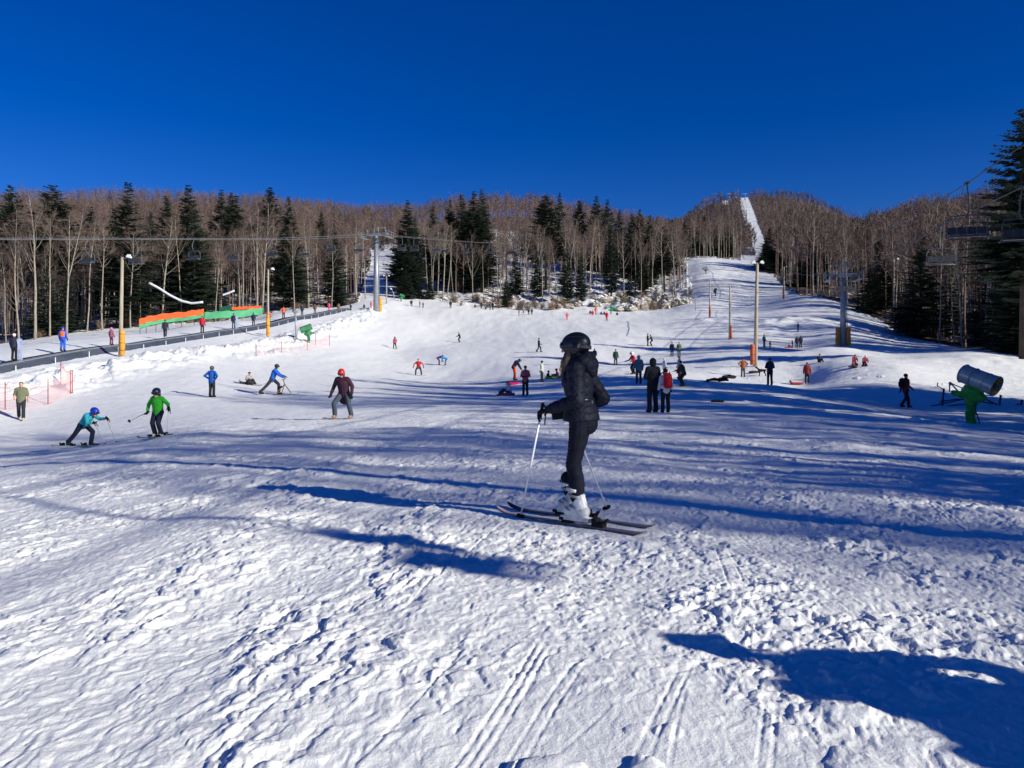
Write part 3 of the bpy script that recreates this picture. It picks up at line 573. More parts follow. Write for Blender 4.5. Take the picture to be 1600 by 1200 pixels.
# shrubs and rocks on the bank below the middle wood
def make_shrub(seed, h=2.2, green=False):
    r = random.Random(seed); m = MB()
    for i in range(34):
        S_ = limb_pts(r, (r.uniform(-.4, .4), r.uniform(-.4, .4), -.2), rvec((0, 0, 1), rad(r.uniform(5, 55)), r.uniform(0, 6.28)), h * r.uniform(.5, 1.1), 3, .05, .2); m.tube(S_, [.03, .024, .018, .008], 3, cap=False)
        for j in range(7): q, e = at(S_, r.uniform(.25, 1)); m.tube(limb_pts(r, q, rvec(e, rad(r.uniform(20, 60)), r.uniform(0, 6.28)), h * .3, 2, .05, .1), [.016, .012, .006], 3, cap=False)
    return m.build('shrub', mat('shrub_twig', (.2, .14, .095), .9, .3, 2), None, False)
SH = [make_shrub(31), make_shrub(32), make_shrub(33)]
def make_rock(seed):
    r = np.random.RandomState(seed); m = MB(); m.ell((0, 0, 0), (1, .8, .8), n=26, m=16); V = np.array(m.v)
    n = fbm(V[:, 0] * 1.6 + seed, V[:, 1] * 1.6 + V[:, 2] * 1.3, 3, seed); n2 = fbm(V[:, 0] * 5 + seed, V[:, 2] * 4 + V[:, 1] * 3, 2, seed + 5); V = V * (1 + .38 * n + .12 * n2)[:, None]; V = np.round(V * 5) / 5 * .35 + V * .65; m.v = [tuple(p) for p in V]
    nm = bpy.data.materials.get('rock_snow')
    return m.build('rock', nm or rock_mat(), None, False)
def rock_mat():
    m = mat('rock_snow', (.30, .26, .20), .9, .35, 2.5, .8, 6); nt = m.node_tree; b = nt.nodes['Principled BSDF']; ln = b.inputs['Base Color'].links[0].from_socket
    g = nt.nodes.new('ShaderNodeNewGeometry'); sp = nt.nodes.new('ShaderNodeSeparateXYZ'); nt.links.new(g.outputs['Normal'], sp.inputs[0]); r = nt.nodes.new('ShaderNodeMapRange'); r.inputs[1].default_value = .62; r.inputs[2].default_value = .72; nt.links.new(sp.outputs[2], r.inputs[0])
    mx = nt.nodes.new('ShaderNodeMix'); mx.data_type = 'RGBA'; nt.links.new(r.outputs[0], mx.inputs[0]); nt.links.new(ln, mx.inputs[6]); mx.inputs[7].default_value = (.8, .83, .87, 1); nt.links.new(mx.outputs[2], b.inputs['Base Color']); return m
RK = [make_rock(3), make_rock(4), make_rock(5)]; _u2 = set()
def put(srcs, k, x, y, s, label, cat, group, dz=0):
    src = srcs[k]; z = gz(x, y) + dz; key = src.name
    if key in _u2: o = clone(src, (x, y, z), rnd.uniform(0, 6.28), s)
    else: _u2.add(key); o = src; o.location = (x, y, z); o.rotation_euler = (0, 0, rnd.uniform(0, 6.28)); o.scale = (s, s, s) if not hasattr(s, '__len__') else s
    tag(o, label, cat, group); return o
for u, y, s, sz in ((1001, 191, 2.4, 2.6), (1012, 193, 2.6, 3.2), (992, 196, 2.2, 2.6), (1024, 192, 2.2, 2.4), (1040, 190, 2.0, 2.0), (1052, 190, 2.0, 1.9), (1063, 190, 2.4, 1.8), (1072, 191, 2.0, 1.6), (975, 190, 2.3, 1.6), (985, 188, 1.8, 1.3), (966, 188, 1.6, 1.0), (1030, 196, 2.5, 2.8), (890, 192, 1.5, .9), (905, 198, 1.8, 1.1), (930, 197, 1.8, 1.2), (870, 191, 1.4, .8), (1046, 195, 2.4, 2.2), (945, 205, 2.0, 1.5)):
    put(RK, rnd.randrange(3), ux(u, y), y, (s, s, sz), 'snow capped grey rock in the face below the middle wood' if u > 960 else 'small snowy boulder on the bank below the middle wood', 'rock', 'rocks below the middle wood', .3)
for k in range(62):
    u = rnd.choice((rnd.uniform(700, 1078), rnd.uniform(960, 1080), rnd.uniform(660, 900))); y = rnd.uniform(187, 214) if u > 850 else rnd.uniform(187, 200); put(SH, rnd.randrange(3), ux(u, y), y, rnd.uniform(.5, 1.25), 'brown leafless shrub among the rocks' if u > 960 else 'brown leafless shrub at the foot of the middle wood', 'shrub', 'leafless shrubs below the middle wood')
for k in range(26):
    u = rnd.uniform(0, 560); y = float(np.interp(u, *zip(*EL))) + rnd.uniform(-1, 8); put(SH, rnd.randrange(3), ux(u, y), y, rnd.uniform(.4, .8), 'brown leafless shrub at the foot of the left wood', 'shrub', 'leafless shrubs below the left wood')
print('shrubs', time.time() - T00)
# ------------------------------------------------------------------ people
SKIN = mat('skin', lin((205, 150, 120)), .6, .06, 20)
def pose(kind):
    J = dict(pel=(0, 0, .95), che=(0, 0, 1.30), nek=(0, 0, 1.47), hed=(.02, 0, 1.63), look=(1, 0, -.05),
             sL=(0, .185, 1.42), sR=(0, -.185, 1.42), eL=(-.04, .26, 1.15), eR=(-.04, -.26, 1.15), wL=(.07, .27, .92), wR=(.07, -.27, .92),
             hL=(0, .095, .91), hR=(0, -.095, .91), kL=(.03, .11, .50), kR=(.03, -.11, .50), aL=(0, .12, .09), aR=(0, -.12, .09))
    def up(d, keys=('che', 'nek', 'hed', 'sL', 'sR', 'eL', 'eR', 'wL', 'wR')):   # shift upper body
        for k in keys: J[k] = tuple(np.add(J[k], d))
    def lean(a, drop=0):                                        # bend forward at the hips
        c, s = math.cos(a), math.sin(a); p = J['pel']
        for k in ('che', 'nek', 'hed', 'sL', 'sR', 'eL', 'eR', 'wL', 'wR'):
            x, y, z = J[k]; x -= p[0]; z -= p[2]; J[k] = (x * c + z * s + p[0], y, -x * s + z * c + p[2])
    k = kind
    if k == 'hips': J.update(eL=(-.1, .42, 1.2), eR=(-.1, -.42, 1.2), wL=(.06, .2, 1.03), wR=(.06, -.2, 1.03))
    elif k == 'front': J.update(eL=(.02, .27, 1.14), eR=(.02, -.27, 1.14), wL=(.24, .1, 1.12), wR=(.24, -.08, 1.10))
    elif k == 'walk': J.update(kL=(.22, .10, .52), aL=(.26, .1, .10), kR=(-.05, -.1, .5), aR=(-.3, -.1, .14), wL=(-.08, .27, .93), wR=(.2, -.26, .98))
    elif k == 'stride': J.update(pel=(.05, 0, .86), hL=(.05, .1, .83), hR=(.05, -.1, .83), kL=(.36, .12, .55), aL=(.36, .12, .10), kR=(-.22, -.12, .48), aR=(-.55, -.13, .12)); up((.05, 0, -.09)); lean(.35)
    elif k == 'ski':
        for a in ('kL', 'kR'): J[a] = (.16, J[a][1], .48)
        J.update(pel=(-.06, 0, .86), hL=(-.06, .1, .83), hR=(-.06, -.1, .83)); up((-.06, 0, -.09)); lean(.3); J.update(eL=(.16, .34, 1.06), eR=(.16, -.34, 1.06), wL=(.38, .38, .98), wR=(.38, -.38, .98))
    elif k == 'board':
        J.update(aL=(0, .28, .12), aR=(0, -.28, .12), kL=(.14, .25, .50), kR=(.14, -.25, .50), pel=(-.1, 0, .84), hL=(-.1, .1, .81), hR=(-.1, -.1, .81)); up((-.1, 0, -.11)); lean(.32); J.update(eL=(.0, .42, 1.1), eR=(.0, -.42, 1.1), wL=(.08, .48, .86), wR=(.08, -.48, .86))
    elif k == 'bend': J.update(pel=(-.15, 0, .9), hL=(-.15, .1, .87), hR=(-.15, -.1, .87)); up((-.15, 0, -.05)); lean(1.15); J.update(eL=(.42, .2, .78), eR=(.42, -.2, .78), wL=(.5, .16, .55), wR=(.5, -.16, .55))
    elif k == 'sit': 
        J.update(pel=(0, 0, .13), hL=(0, .1, .13), hR=(0, -.1, .13), kL=(.38, .16, .36), kR=(.38, -.16, .36), aL=(.66, .15, .08), aR=(.66, -.15, .08)); up((.02, 0, -.82)); lean(.2); J.update(eL=(.12, .26, .36), eR=(.12, -.26, .36), wL=(.36, .18, .36), wR=(.36, -.18, .36))
    elif k == 'kneel':
        J.update(pel=(-.1, 0, .36), hL=(-.1, .1, .34), hR=(-.1, -.1, .34), kL=(.22, .14, .1), kR=(.22, -.14, .1), aL=(-.2, .14, .08), aR=(-.2, -.14, .08)); up((-.1, 0, -.6)); lean(.4); J.update(wL=(.4, .14, .42), wR=(.4, -.14, .42), eL=(.2, .26, .52), eR=(.2, -.26, .52))
    elif k == 'lie':
        J.update(pel=(0, 0, .14), che=(-.36, 0, .2), nek=(-.52, 0, .26), hed=(-.66, 0, .38), look=(1, 0, .3), sL=(-.45, .18, .22), sR=(-.45, -.18, .22), eL=(-.55, .3, .1), eR=(-.35, -.3, .1), wL=(-.3, .32, .1), wR=(-.1, -.28, .14), hL=(0, .1, .13), hR=(0, -.1, .13), kL=(.4, .14, .22), kR=(.42, -.12, .14), aL=(.82, .16, .08), aR=(.84, -.12, .08))
    return J
CNT = [0]
def hand(m, w, d, side, s=1., curl=.9, fist=False):
    """palm, four bent fingers of different length and a thumb on the side"""
    d = np.array(d, float); d /= np.linalg.norm(d); e1, e2, _ = frame(d, (0, side, 0)); w = np.array(w, float)
    # e1 = across the palm, e2 = palm normal
    m.cap(w, w + d * .075 * s, .027 * s, .036 * s, .55, e1)
    for k, (off, L) in enumerate(((-.030, .062), (-.011, .072), (.010, .068), (.029, .052))):
        p = w + d * .085 * s + e1 * off * s; c = curl * (1 + .08 * k); dd = d
        for q in range(3):
            dd = dd * math.cos(c * .55) + e2 * math.sin(c * .55) * (-1); dd /= np.linalg.norm(dd); p2 = p + dd * L * s * (.45, .32, .25)[q]; m.cap(p, p2, .0095 * s, .0085 * s, n=8); p = p2
    t = w + d * .03 * s - e1 * .03 * s; t2 = t + (d * .6 - e1 * .7 - e2 * .25) * .042 * s; t3 = t2 + (d * .85 - e1 * .1 - e2 * .5) * .035 * s; m.cap(t, t2, .013 * s, .011 * s, n=8); m.cap(t2, t3, .011 * s, .009 * s, n=8)
def person(x, y, z, h, face, kind, jacket, trousers, label, hat=('helmet', (30, 30, 34)), group=None, shoes=(35, 33, 34), gloves=(25, 25, 28), bare=False, J=None, child=False, detail=1, long=0, look=None, hood=False, vest=None, extra=None):
    """face = heading in degrees (0 = +X, 90 = away from the camera)"""
    J = J or pose(kind); J = {k: np.array(v, float) for k, v in J.items()}
    S = h / 1.75 if kind not in ('sit', 'kneel', 'lie', 'bend') else h / 1.75
    root = empty('person', (x, y, z), rad(face), label, 'person', group); B = MB(); hs = 1.22 if child else 1.0; vx = (.012 if detail > 1 else .02 if detail else .032)
    g = lambda k: J[k] * S
    up = J['nek'] - J['che']; up /= np.linalg.norm(up); fwd = np.array(look if look is not None else J['look'], float); fwd /= np.linalg.norm(fwd); hd = g('hed') + up * .03 * (hs - 1)
    R3 = np.stack([fwd, np.cross((0, 0, 1), fwd) / (np.linalg.norm(np.cross((0, 0, 1), fwd)) + 1e-6), np.zeros(3)], 1); R3[:, 2] = np.cross(R3[:, 0], R3[:, 1])
    hh = S * hs
    B.ell(hd, (.098 * hh, .078 * hh, .118 * hh), R3); 
    if detail: 
        f = lambda a, b, c: hd + R3 @ (np.array([a, b, c]) * hh)
        B.cap(f(.09, 0, .0), f(.115, 0, -.025), .012 * hh, .016 * hh, n=8); B.ell(f(.07, 0, -.085), (.035 * hh, .04 * hh, .03 * hh)); B.ell(f(.088, 0, -.055), (.014 * hh, .026 * hh, .008 * hh)); B.ell(f(.08, .03, .012), (.014 * hh, .014 * hh, .01 * hh)); B.ell(f(.08, -.03, .012), (.014 * hh, .014 * hh, .01 * hh)); B.ell(f(0, .08, -.01), (.02 * hh, .012 * hh, .03 * hh)); B.ell(f(0, -.08, -.01), (.02 * hh, .012 * hh, .03 * hh))
    B.cap(g('nek') - up * .03, hd - up * .03 * S, .055 * S, .05 * S)
    B.cap(g('pel'), g('che'), .11 * S, .125 * S, 1.25, (1, 0, 0)); B.cap(g('che'), g('nek'), .12 * S, .055 * S, 1.3, (1, 0, 0)); B.cap(g('sL'), g('sR'), .06 * S, .06 * S)
    for s in 'LR':
        B.cap(g('s' + s), g('e' + s), .052 * S, .042 * S); B.cap(g('e' + s), g('w' + s), .042 * S, .03 * S); B.cap(g('h' + s), g('k' + s), .085 * S, .058 * S); B.cap(g('k' + s), g('a' + s), .058 * S, .04 * S)
        dd = J['w' + s] - J['e' + s]; dd = dd / np.linalg.norm(dd)
        if detail: hand(B, J['w' + s] * S, dd, 1 if s == 'L' else -1, S * (1 if bare else .6), .5)
        else: B.cap(J['w' + s] * S, (J['w' + s] + dd * .12) * S, .035 * S, .03 * S)
        B.cap(g('a' + s) - np.array([.02, 0, .03]) * S, g('a' + s) + np.array([.09, 0, -.045]) * S, .034 * S, .028 * S)
    B.build('body', SKIN, root, voxel=vx if detail else .03, iters=2)
    # jacket
    A = MB(); jm = cloth(jacket); hem = g('pel') + (g('pel') - g('che')) * (.18 + long)
    if kind in ('sit', 'kneel', 'lie'): hem = g('pel') * 1.0
    fl = 1.32
    A.cap(g('pel') * .6 + g('che') * .4, g('che'), .145 * S, .165 * S, fl, (1, 0, 0)); A.cap(hem, g('pel') * .5 + g('che') * .5, .150 * S, .145 * S, fl, (1, 0, 0)); A.cap(g('che'), g('nek'), .155 * S, .08 * S, fl, (1, 0, 0)); A.cap(g('sL') * .92 + g('sR') * .08, g('sR') * .92 + g('sL') * .08, .09 * S, .09 * S)
    wr = .9 if not bare else .35
    for s in 'LR':
        A.cap(g('s' + s), g('e' + s), .078 * S, .066 * S)
        if not bare: A.cap(g('e' + s), g('e' + s) + (g('w' + s) - g('e' + s)) * .95, .064 * S, .052 * S)
    if not bare: A.cap(g('nek') - up * .02, g('nek') + up * .05 * S, .078 * S, .07 * S)
    if hood: A.ell(g('nek') - fwd * .08 * S + up * .02, (.11 * S, .13 * S, .09 * S))
    A.build('t_shirt' if bare else 'jacket', jm, root, voxel=vx, iters=3)
    if vest:
        Vv = MB(); Vv.cap(g('pel') * .6 + g('che') * .4, g('che') * .97 + g('nek') * .03, .158 * S, .178 * S, fl, (1, 0, 0)); Vv.build('vest', cloth(vest), root, voxel=vx, iters=2)
    # trousers
    Tm = MB(); w = 1.0
    Tm.cap(g('hL'), g('hR'), .115 * S, .115 * S); Tm.cap(g('pel') + (g('che') - g('pel')) * .1, g('pel') - np.array([0, 0, .03 * S]), .13 * S, .125 * S, 1.25, (1, 0, 0))
    for s in 'LR': Tm.cap(g('h' + s), g('k' + s), .108 * S, .082 * S); Tm.cap(g('k' + s), g('a' + s) + np.array([0, 0, .03 * S]), .08 * S, .078 * S)
    Tm.build('trousers', cloth(trousers), root, voxel=vx, iters=2)
    for s in 'LR':
        Bo = MB(); a = g('a' + s); tz = 0
        Bo.cap(a + np.array([-.02, 0, .06]) * S, a + np.array([-.02, 0, -.02]) * S, .062 * S, .06 * S); Bo.cap(a + np.array([-.04, 0, -.035]) * S, a + np.array([.15, 0, -.045]) * S, .05 * S, .045 * S, 1.1); Bo.build('boot', cloth(shoes), root)
        if not bare:
            G = MB(); dd = J['w' + s] - J['e' + s]; dd = dd / np.linalg.norm(dd)
            if detail: G.cap(g('w' + s) - dd * .03, g('w' + s) + dd * .02, .042 * S, .04 * S); hand(G, J['w' + s] * S, dd, 1 if s == 'L' else -1, S * 1.2, .9); G.build('glove', cloth(gloves), root, voxel=.008 if detail > 1 else .012, iters=1)
            else: G.cap(g('w' + s), g('w' + s) + dd * .12 * S, .045 * S, .04 * S); G.build('glove', cloth(gloves), root)
    hk, hc = hat; hm = mat('shell_%d_%d_%d' % hc, lin(hc), .3, .05, 4, spec=.5) if hk == 'helmet' else cloth(hc); Q = MB(); f = lambda a, b, c: hd + R3 @ (np.array([a, b, c]) * hh)
    if hk == 'helmet':
        Q.ell(f(-.012, 0, .035), (.135 * hh, .112 * hh, .115 * hh), R3, 18, 12); hv = Q.build('helmet', hm, root)
        for sg in (-1, 1): Q2 = MB(); Q2.ell(f(-.01, sg * .09, -.045), (.045 * hh, .022 * hh, .055 * hh), R3); Q2.build('ear_pad', hm, hv)
        Q3 = MB(); Q3.tube([f(.118 * math.cos(t), .108 * math.sin(t), .028) for t in np.linspace(-1.15, 1.15, 9)], .026 * hh, 8); Q3.build('goggles', mat('goggle', (.02, .02, .025), .15, .1, 3, spec=.7), hv)
    elif hk == 'hat': Q.ell(f(-.015, 0, .05), (.112 * hh, .095 * hh, .095 * hh), R3); Q.build('hat', hm, root)
    elif hk == 'hood': Q.ell(f(-.03, 0, .01), (.118 * hh, .115 * hh, .14 * hh), R3); Q.cap(f(-.05, 0, -.03), g('nek'), .1 * hh, .085 * S); Q.build('hood', hm, root, voxel=vx)
    elif hk == 'hair': Q.ell(f(-.025, 0, .035), (.098 * hh, .086 * hh, .1 * hh), R3); Q.build('hair', hm, root)
    return root, J, S
def wpt(root, p):
    a = root.rotation_euler.z; l = root.location; return np.array([l.x + p[0] * math.cos(a) - p[1] * math.sin(a), l.y + p[0] * math.sin(a) + p[1] * math.cos(a), l.z + p[2]])
def ski_pole(a, b, label, col=(240, 240, 242), grip=(20, 20, 22), r=.0095, group='ski poles'):
    a = np.array(a); b = np.array(b); d = b - a; L = np.linalg.norm(d); d = d / L; root = empty('ski_pole', tuple(b), 0, label, 'ski pole', group)
    l = lambda p: p - b
    MB().tube([l(a + d * .1), l(b - d * .0)], [r, r * .6], 8).build('shaft', mat('pole_%d_%d_%d' % col, lin(col), .35, .1, 5, spec=.5), root)
    g = MB(); g.tube([l(a), l(a + d * .025), l(a + d * .03), l(a + d * .13), l(a + d * .15)], [.012, .022, .016, .014, .018], 8); g.build('grip', cloth(grip), root)
    q = MB(); e1, e2, _ = frame(d); q.tube([l(b - d * .075), l(b - d * .065), l(b - d * .058)], [.012, .045, .046], 12); q.build('basket', cloth(grip), root)
    s = MB(); P = [l(a + d * .02) + e1 * .02]; 
    for t in np.linspace(0, math.pi * 2, 10): P.append(l(a + d * (.03 + .09 * (1 - math.cos(t)) / 1)) + e1 * (.02 + .035 * math.sin(t / 2)) + e2 * .02 * math.sin(t))
    s.tube(P, .006, 5); s.build('strap', cloth(grip), root); return root
def ski(cx, cy, cz, ang, L, label, col=(40, 40, 45), tipc=None, w=.085, name='ski', binding=True, group='skis', off=0.):
    root = empty(name, (cx, cy, cz), ang, label, 'ski' if name == 'ski' else name, group)
    m = mat('ski_%d_%d_%d' % col, lin(col), .3, .35, 6, spec=.5, stretch=(1, 4, 4)); n = 30; V = []; Fc = []
    for i in range(n + 1):
        t = i / n; x = (t - .45 - off) * L; hw = w / 2 * (1.18 - .42 * math.sin(math.pi * np.clip((t - .05) / .85, 0, 1))) * min(1, math.sqrt(max(0, 1 - ((t - .93) / .07) ** 2)) if t > .93 else 1)
        hw = max(hw, .006); zz = .012 + (.055 * ((t - .88) / .12) ** 2 if t > .88 else 0) + (.02 * ((.05 - t) / .05) ** 2 if t < .05 else 0); V += [(x, -hw, zz), (x, hw, zz), (x, hw, zz + .012), (x, -hw, zz + .012)]
    for i in range(n):
        a = i * 4; Fc += [(a + k, a + (k + 1) % 4, a + 4 + (k + 1) % 4, a + 4 + k) for k in range(4)]
    Fc += [(3, 2, 1, 0), (n * 4, n * 4 + 1, n * 4 + 2, n * 4 + 3)]
    q = int(n * .9); lo = mesh_obj('deck', V, Fc, m, root)
    if tipc:
        m2 = mat('skitip_%d_%d_%d' % tipc, lin(tipc), .35, .1, 6); lo.data.materials.append(m2)
        for p in lo.data.polygons:
            if p.center.x > (.82 - .45 - off) * L: p.material_index = 1
    if binding:
        bm = MB(); bm.box((.14, 0, .045), (.10, .07, .045)); bm.box((.185, 0, .06), (.05, .09, .03)); bm.build('toe_binding', cloth((22, 22, 26)), root, False); bm = MB(); bm.box((-.2, 0, .045), (.12, .07, .045)); bm.beam((-.25, 0, .05), (-.29, 0, .10), .04, .02); bm.box((-.17, 0, .075), (.05, .08, .05)); bm.build('heel_binding', cloth((22, 22, 26)), root, False)
    return root
def snowboard(x, y, z, ang, L, label, col, group='snowboards'):
    return ski(x, y, z, ang, L, label, col, None, .27, 'snowboard', False, group, .05)
PEOPLE_DONE = time.time()
# ---------------- the main skier
TWIST = []
def main_skier():
    X0, Y0 = .64, 7.15; zg = gz(X0, Y0) + .0; hd = math.atan2(.62, -.785); zg = float(np.mean([gz(X0 + dx, Y0 + dy) for dx in (-.2, 0, .2) for dy in (-.15, 0, .15)])) + .015
    root = empty('person', (X0, Y0, zg), hd, 'skier in black puffer jacket, black trousers and helmet, standing large in the foreground', 'person')
    J = dict(pel=(-.015, 0, 1.01), che=(.0, 0, 1.32), nek=(.015, 0, 1.50), hed=(.055, 0, 1.655), sL=(0, .17, 1.45), sR=(0, -.17, 1.45), eL=(-.03, .235, 1.165), eR=(-.17, -.23, 1.17), wL=(.235, .19, 1.08), wR=(.08, -.2, 1.06),
             hL=(-.01, .09, .96), hR=(-.01, -.09, .96), kL=(.015, .10, .54), kR=(.10, -.10, .55), aL=(-.10, .14, .17), aR=(.17, -.14, .17))
    J = {k: np.array(v) for k, v in J.items()}; g = J.get
    B = MB(); hc = J['hed']; B.ell(hc, (.098, .077, .118)); B.cap(hc + (.085, 0, .0), hc + (.112, 0, -.025), .011, .015, n=8); B.ell(hc + (.06, 0, -.085), (.038, .04, .032)); B.ell(hc + (.088, 0, -.052), (.013, .026, .008)); B.ell(hc + (.09, 0, -.065), (.012, .022, .008))
    for s in (-1, 1): B.ell(hc + (.082, s * .03, .012), (.013, .014, .01)); B.ell(hc + (-.005, s * .078, -.005), (.02, .01, .03))
    B.cap(g('nek') - (0, 0, .03), hc - (0, 0, .04), .055, .052); B.cap(g('pel'), g('che'), .085, .10, 1.2, (1, 0, 0)); B.cap(g('che'), g('nek'), .10, .05, 1.3, (1, 0, 0)); B.cap(g('sL'), g('sR'), .055, .055)
    for s in 'LR':
        sg = 1 if s == 'L' else -1; B.cap(g('s' + s), g('e' + s), .048, .038); B.cap(g('e' + s), g('w' + s), .038, .027); B.cap(g('h' + s), g('k' + s), .075, .05); B.cap(g('k' + s), g('a' + s) + (.02, 0, .04), .045, .03); B.cap(g('a' + s), g('a' + s) + (.08, 0, -.06), .034, .03)
        hand(B, g('w' + s), g('w' + s) - g('e' + s), sg, .6, 1.1)
    B.build('body', SKIN, root, voxel=.008, iters=2)
    navy = mat('puffer', (.0115, .0135, .026), .6, .2, 9, .08, 55, spec=.15); pants = mat('ski_trousers', (.0095, .0112, .021), .75, .2, 9, .1, 80, spec=.15)
    def puff(segs, amp, per):
        def f(me):
            n = len(me.vertices); V = np.empty(n * 3); me.vertices.foreach_get('co', V); V = V.reshape(-1, 3); N = np.empty(n * 3); me.vertices.foreach_get('normal', N); N = N.reshape(-1, 3); best = np.full(n, 1e9); par = np.zeros(n)
            for a, b, r in segs:
                a = np.array(a); b = np.array(b); d = b - a; L2 = d @ d; t = (V - a) @ d / L2; tc = np.clip(t, -.15, 1.15); ds = np.linalg.norm(V - a - tc[:, None] * d, axis=1) / r; k = ds < best; best[k] = ds[k]; par[k] = (t * math.sqrt(L2))[k]
            wob = .010 * np.sin(V[:, 1] * 23 + V[:, 0] * 17) + .006 * np.sin(V[:, 1] * 61 + V[:, 2] * 31); ph = np.abs(np.sin(np.pi * (par + wob) / per)); h = np.power(ph, .55) * amp + .0022 * np.sin(V[:, 0] * 140 + 3 * np.sin(V[:, 1] * 60)) * np.sin(V[:, 2] * 90 + 2 * np.sin(V[:, 1] * 80))
            me.vertices.foreach_set('co', (V + N * h[:, None]).ravel()); me.update()
        return f
    A = MB(); fl = 1.28
    A.cap((.0, 0, 1.17), (.015, 0, 1.36), .118, .142, fl, (1, 0, 0), 20); A.tube([(-.015, 0, .965), (-.015, 0, .975), (-.012, 0, 1.06), (-.005, 0, 1.17), (0, 0, 1.2)], [.150, .166, .158, .116, .10], 24, 1.18, (1, 0, 0)); A.cap((.015, 0, 1.34), (.01, 0, 1.47), .142, .085, 1.35, (1, 0, 0), 20); A.cap(g('sL'), g('sR'), .078, .078)
    A.ell((.055, .06, 1.33), (.10, .09, .09)); A.ell((.055, -.06, 1.33), (.10, .09, .09))
    for s in 'LR': A.cap(g('s' + s), g('e' + s), .079, .070); A.cap(g('e' + s), g('w' + s) * .92 + g('e' + s) * .08, .068, .046)
    A.cap((.02, 0, 1.47), (.04, 0, 1.57), .092, .082, 1.08, (1, 0, 0))
    ja = A.build('jacket', navy, root, voxel=.0075, iters=4, post=puff([((0, 0, .95), (.01, 0, 1.5), 1.9), (g('sL'), g('eL'), .9), (g('eL'), g('wL'), .9), (g('sR'), g('eR'), .9), (g('eR'), g('wR'), .9)], .0095, .085))
    Hd = MB(); Hd.cap((-.05, .09, 1.53), (-.05, -.09, 1.53), .068, .068, 1.0); Hd.ell((-.09, 0, 1.50), (.085, .14, .095)); Hd.cap((-.09, .08, 1.58), (-.09, -.08, 1.58), .045, .045); Hd.cap((.055, .075, 1.53), (-.05, .10, 1.53), .038, .05); Hd.cap((.055, -.075, 1.53), (-.05, -.10, 1.53), .038, .05); Hd.ell((-.075, 0, 1.545), (.07, .12, .055)); Hd.ell((-.12, 0, 1.44), (.05, .09, .06)); Hd.build('hood', navy, ja, voxel=.008, iters=3, post=puff([((-.12, -.2, 1.5), (-.12, .2, 1.5), 1)], .007, .09))
    Be = MB(); P = [(-.005 + .128 * math.cos(t), .128 * 1.25 * math.sin(t), 1.165) for t in np.linspace(0, 2 * math.pi, 25)]; Be.tube(P, .02, 8, .5, (0, 0, 1)); Be.build('belt', mat('belt', (.008, .009, .013), .35, .1, 5, spec=.5), ja)
    mk = MB(); mk.box((-.135, .05, 1.145), (.012, .022, .028)); mk.build('buckle', mat('steel', (.6, .6, .62), .25, .1, 5, metal=1), ja, False)
    Tm = MB(); Tm.cap((-.03, .07, .975), (-.03, -.07, .975), .115, .115); Tm.cap((0, 0, 1.08), (-.01, 0, .98), .10, .12, 1.2, (1, 0, 0)); Tm.ell((-.075, .06, .945), (.09, .095, .12)); Tm.ell((-.075, -.06, .945), (.09, .095, .12))
    for s in 'LR': Tm.cap(g('h' + s) + (-.01, 0, 0), g('k' + s), .102, .066); Tm.cap(g('k' + s) + (.008, 0, .03), g('k' + s) + (0, 0, -.04), .070, .066); c = g('k' + s) * .65 + g('a' + s) * .35; Tm.cap(g('k' + s), c + (-.018, 0, 0), .066, .066); Tm.cap(c + (-.018, 0, 0), g('a' + s) + (.035, 0, .15), .067, .069)
    def wr(me):
        n = len(me.vertices); V = np.empty(n * 3); me.vertices.foreach_get('co', V); V = V.reshape(-1, 3); N = np.empty(n * 3); me.vertices.foreach_get('normal', N); N = N.reshape(-1, 3)
        k = np.exp(-((V[:, 2] - .62) / .12) ** 2) + .7 * np.exp(-((V[:, 2] - .88) / .07) ** 2) + .9 * np.exp(-((V[:, 2] - .38) / .06) ** 2)
        h = .0028 * np.sin(V[:, 2] * 190 + 4 * np.sin(V[:, 0] * 22 + V[:, 1] * 9)) * k + .002 * np.sin(V[:, 2] * 60 + V[:, 0] * 40 + V[:, 1] * 31); me.vertices.foreach_set('co', (V + N * h[:, None]).ravel()); me.update()
    Tm.build('trousers', pants, root, voxel=.0075, iters=4, post=wr)
    white = mat('boot_white', (.66, .66, .66), .4, .3, 12, .2, 30, spec=.4); dk = mat('boot_black', (.02, .02, .025), .4, .2, 8, spec=.5); grey = mat('boot_grey', (.25, .28, .33), .4, .2, 8, spec=.5)
    for s in 'LR':
        a = g('a' + s); Bo = MB(); Bo.cap(a + (.055, 0, .16), a + (-.01, 0, .0), .072, .062, .95, (1, 0, 0)); Bo.cap(a + (-.04, 0, -.045), a + (.13, 0, -.055), .058, .050, 1.0, (0, 0, 1)); Bo.box(a + np.array((.045, 0, -.115)), (.31, .085, .04)); Bo.cap(a + (.0, 0, -.01), a + (.10, 0, -.04), .062, .05)
        bo = Bo.build('ski_boot', white, root, voxel=.007, iters=2)
        L_ = MB(); L_.cap(a + (.05, 0, .20), a + (.03, 0, .08), .073, .070, .95, (1, 0, 0)); L_.build('liner', pants, bo, voxel=.008)
        c2 = MB(); c2.box(a + np.array((.05, 0, -.137)), (.29, .07, .018)); c2.build('sole', dk, bo, False)
        for zz, xx, r_, w_ in ((.155, .055, .082, .016), (.10, .035, .079, .012), (-.012, .045, .064, .012), (-.035, .10, .056, .010)):
            b = MB(); P = [a + np.array((xx + r_ * math.cos(t), r_ * .98 * math.sin(t), zz + .012 * math.cos(t))) for t in np.linspace(-2.2, 2.2, 15)]; b.tube(P, w_, 6, .45, (0, 0, 1)); b.build('buckle', white if zz > .12 else grey, bo)
    G0 = cloth((20, 20, 26))
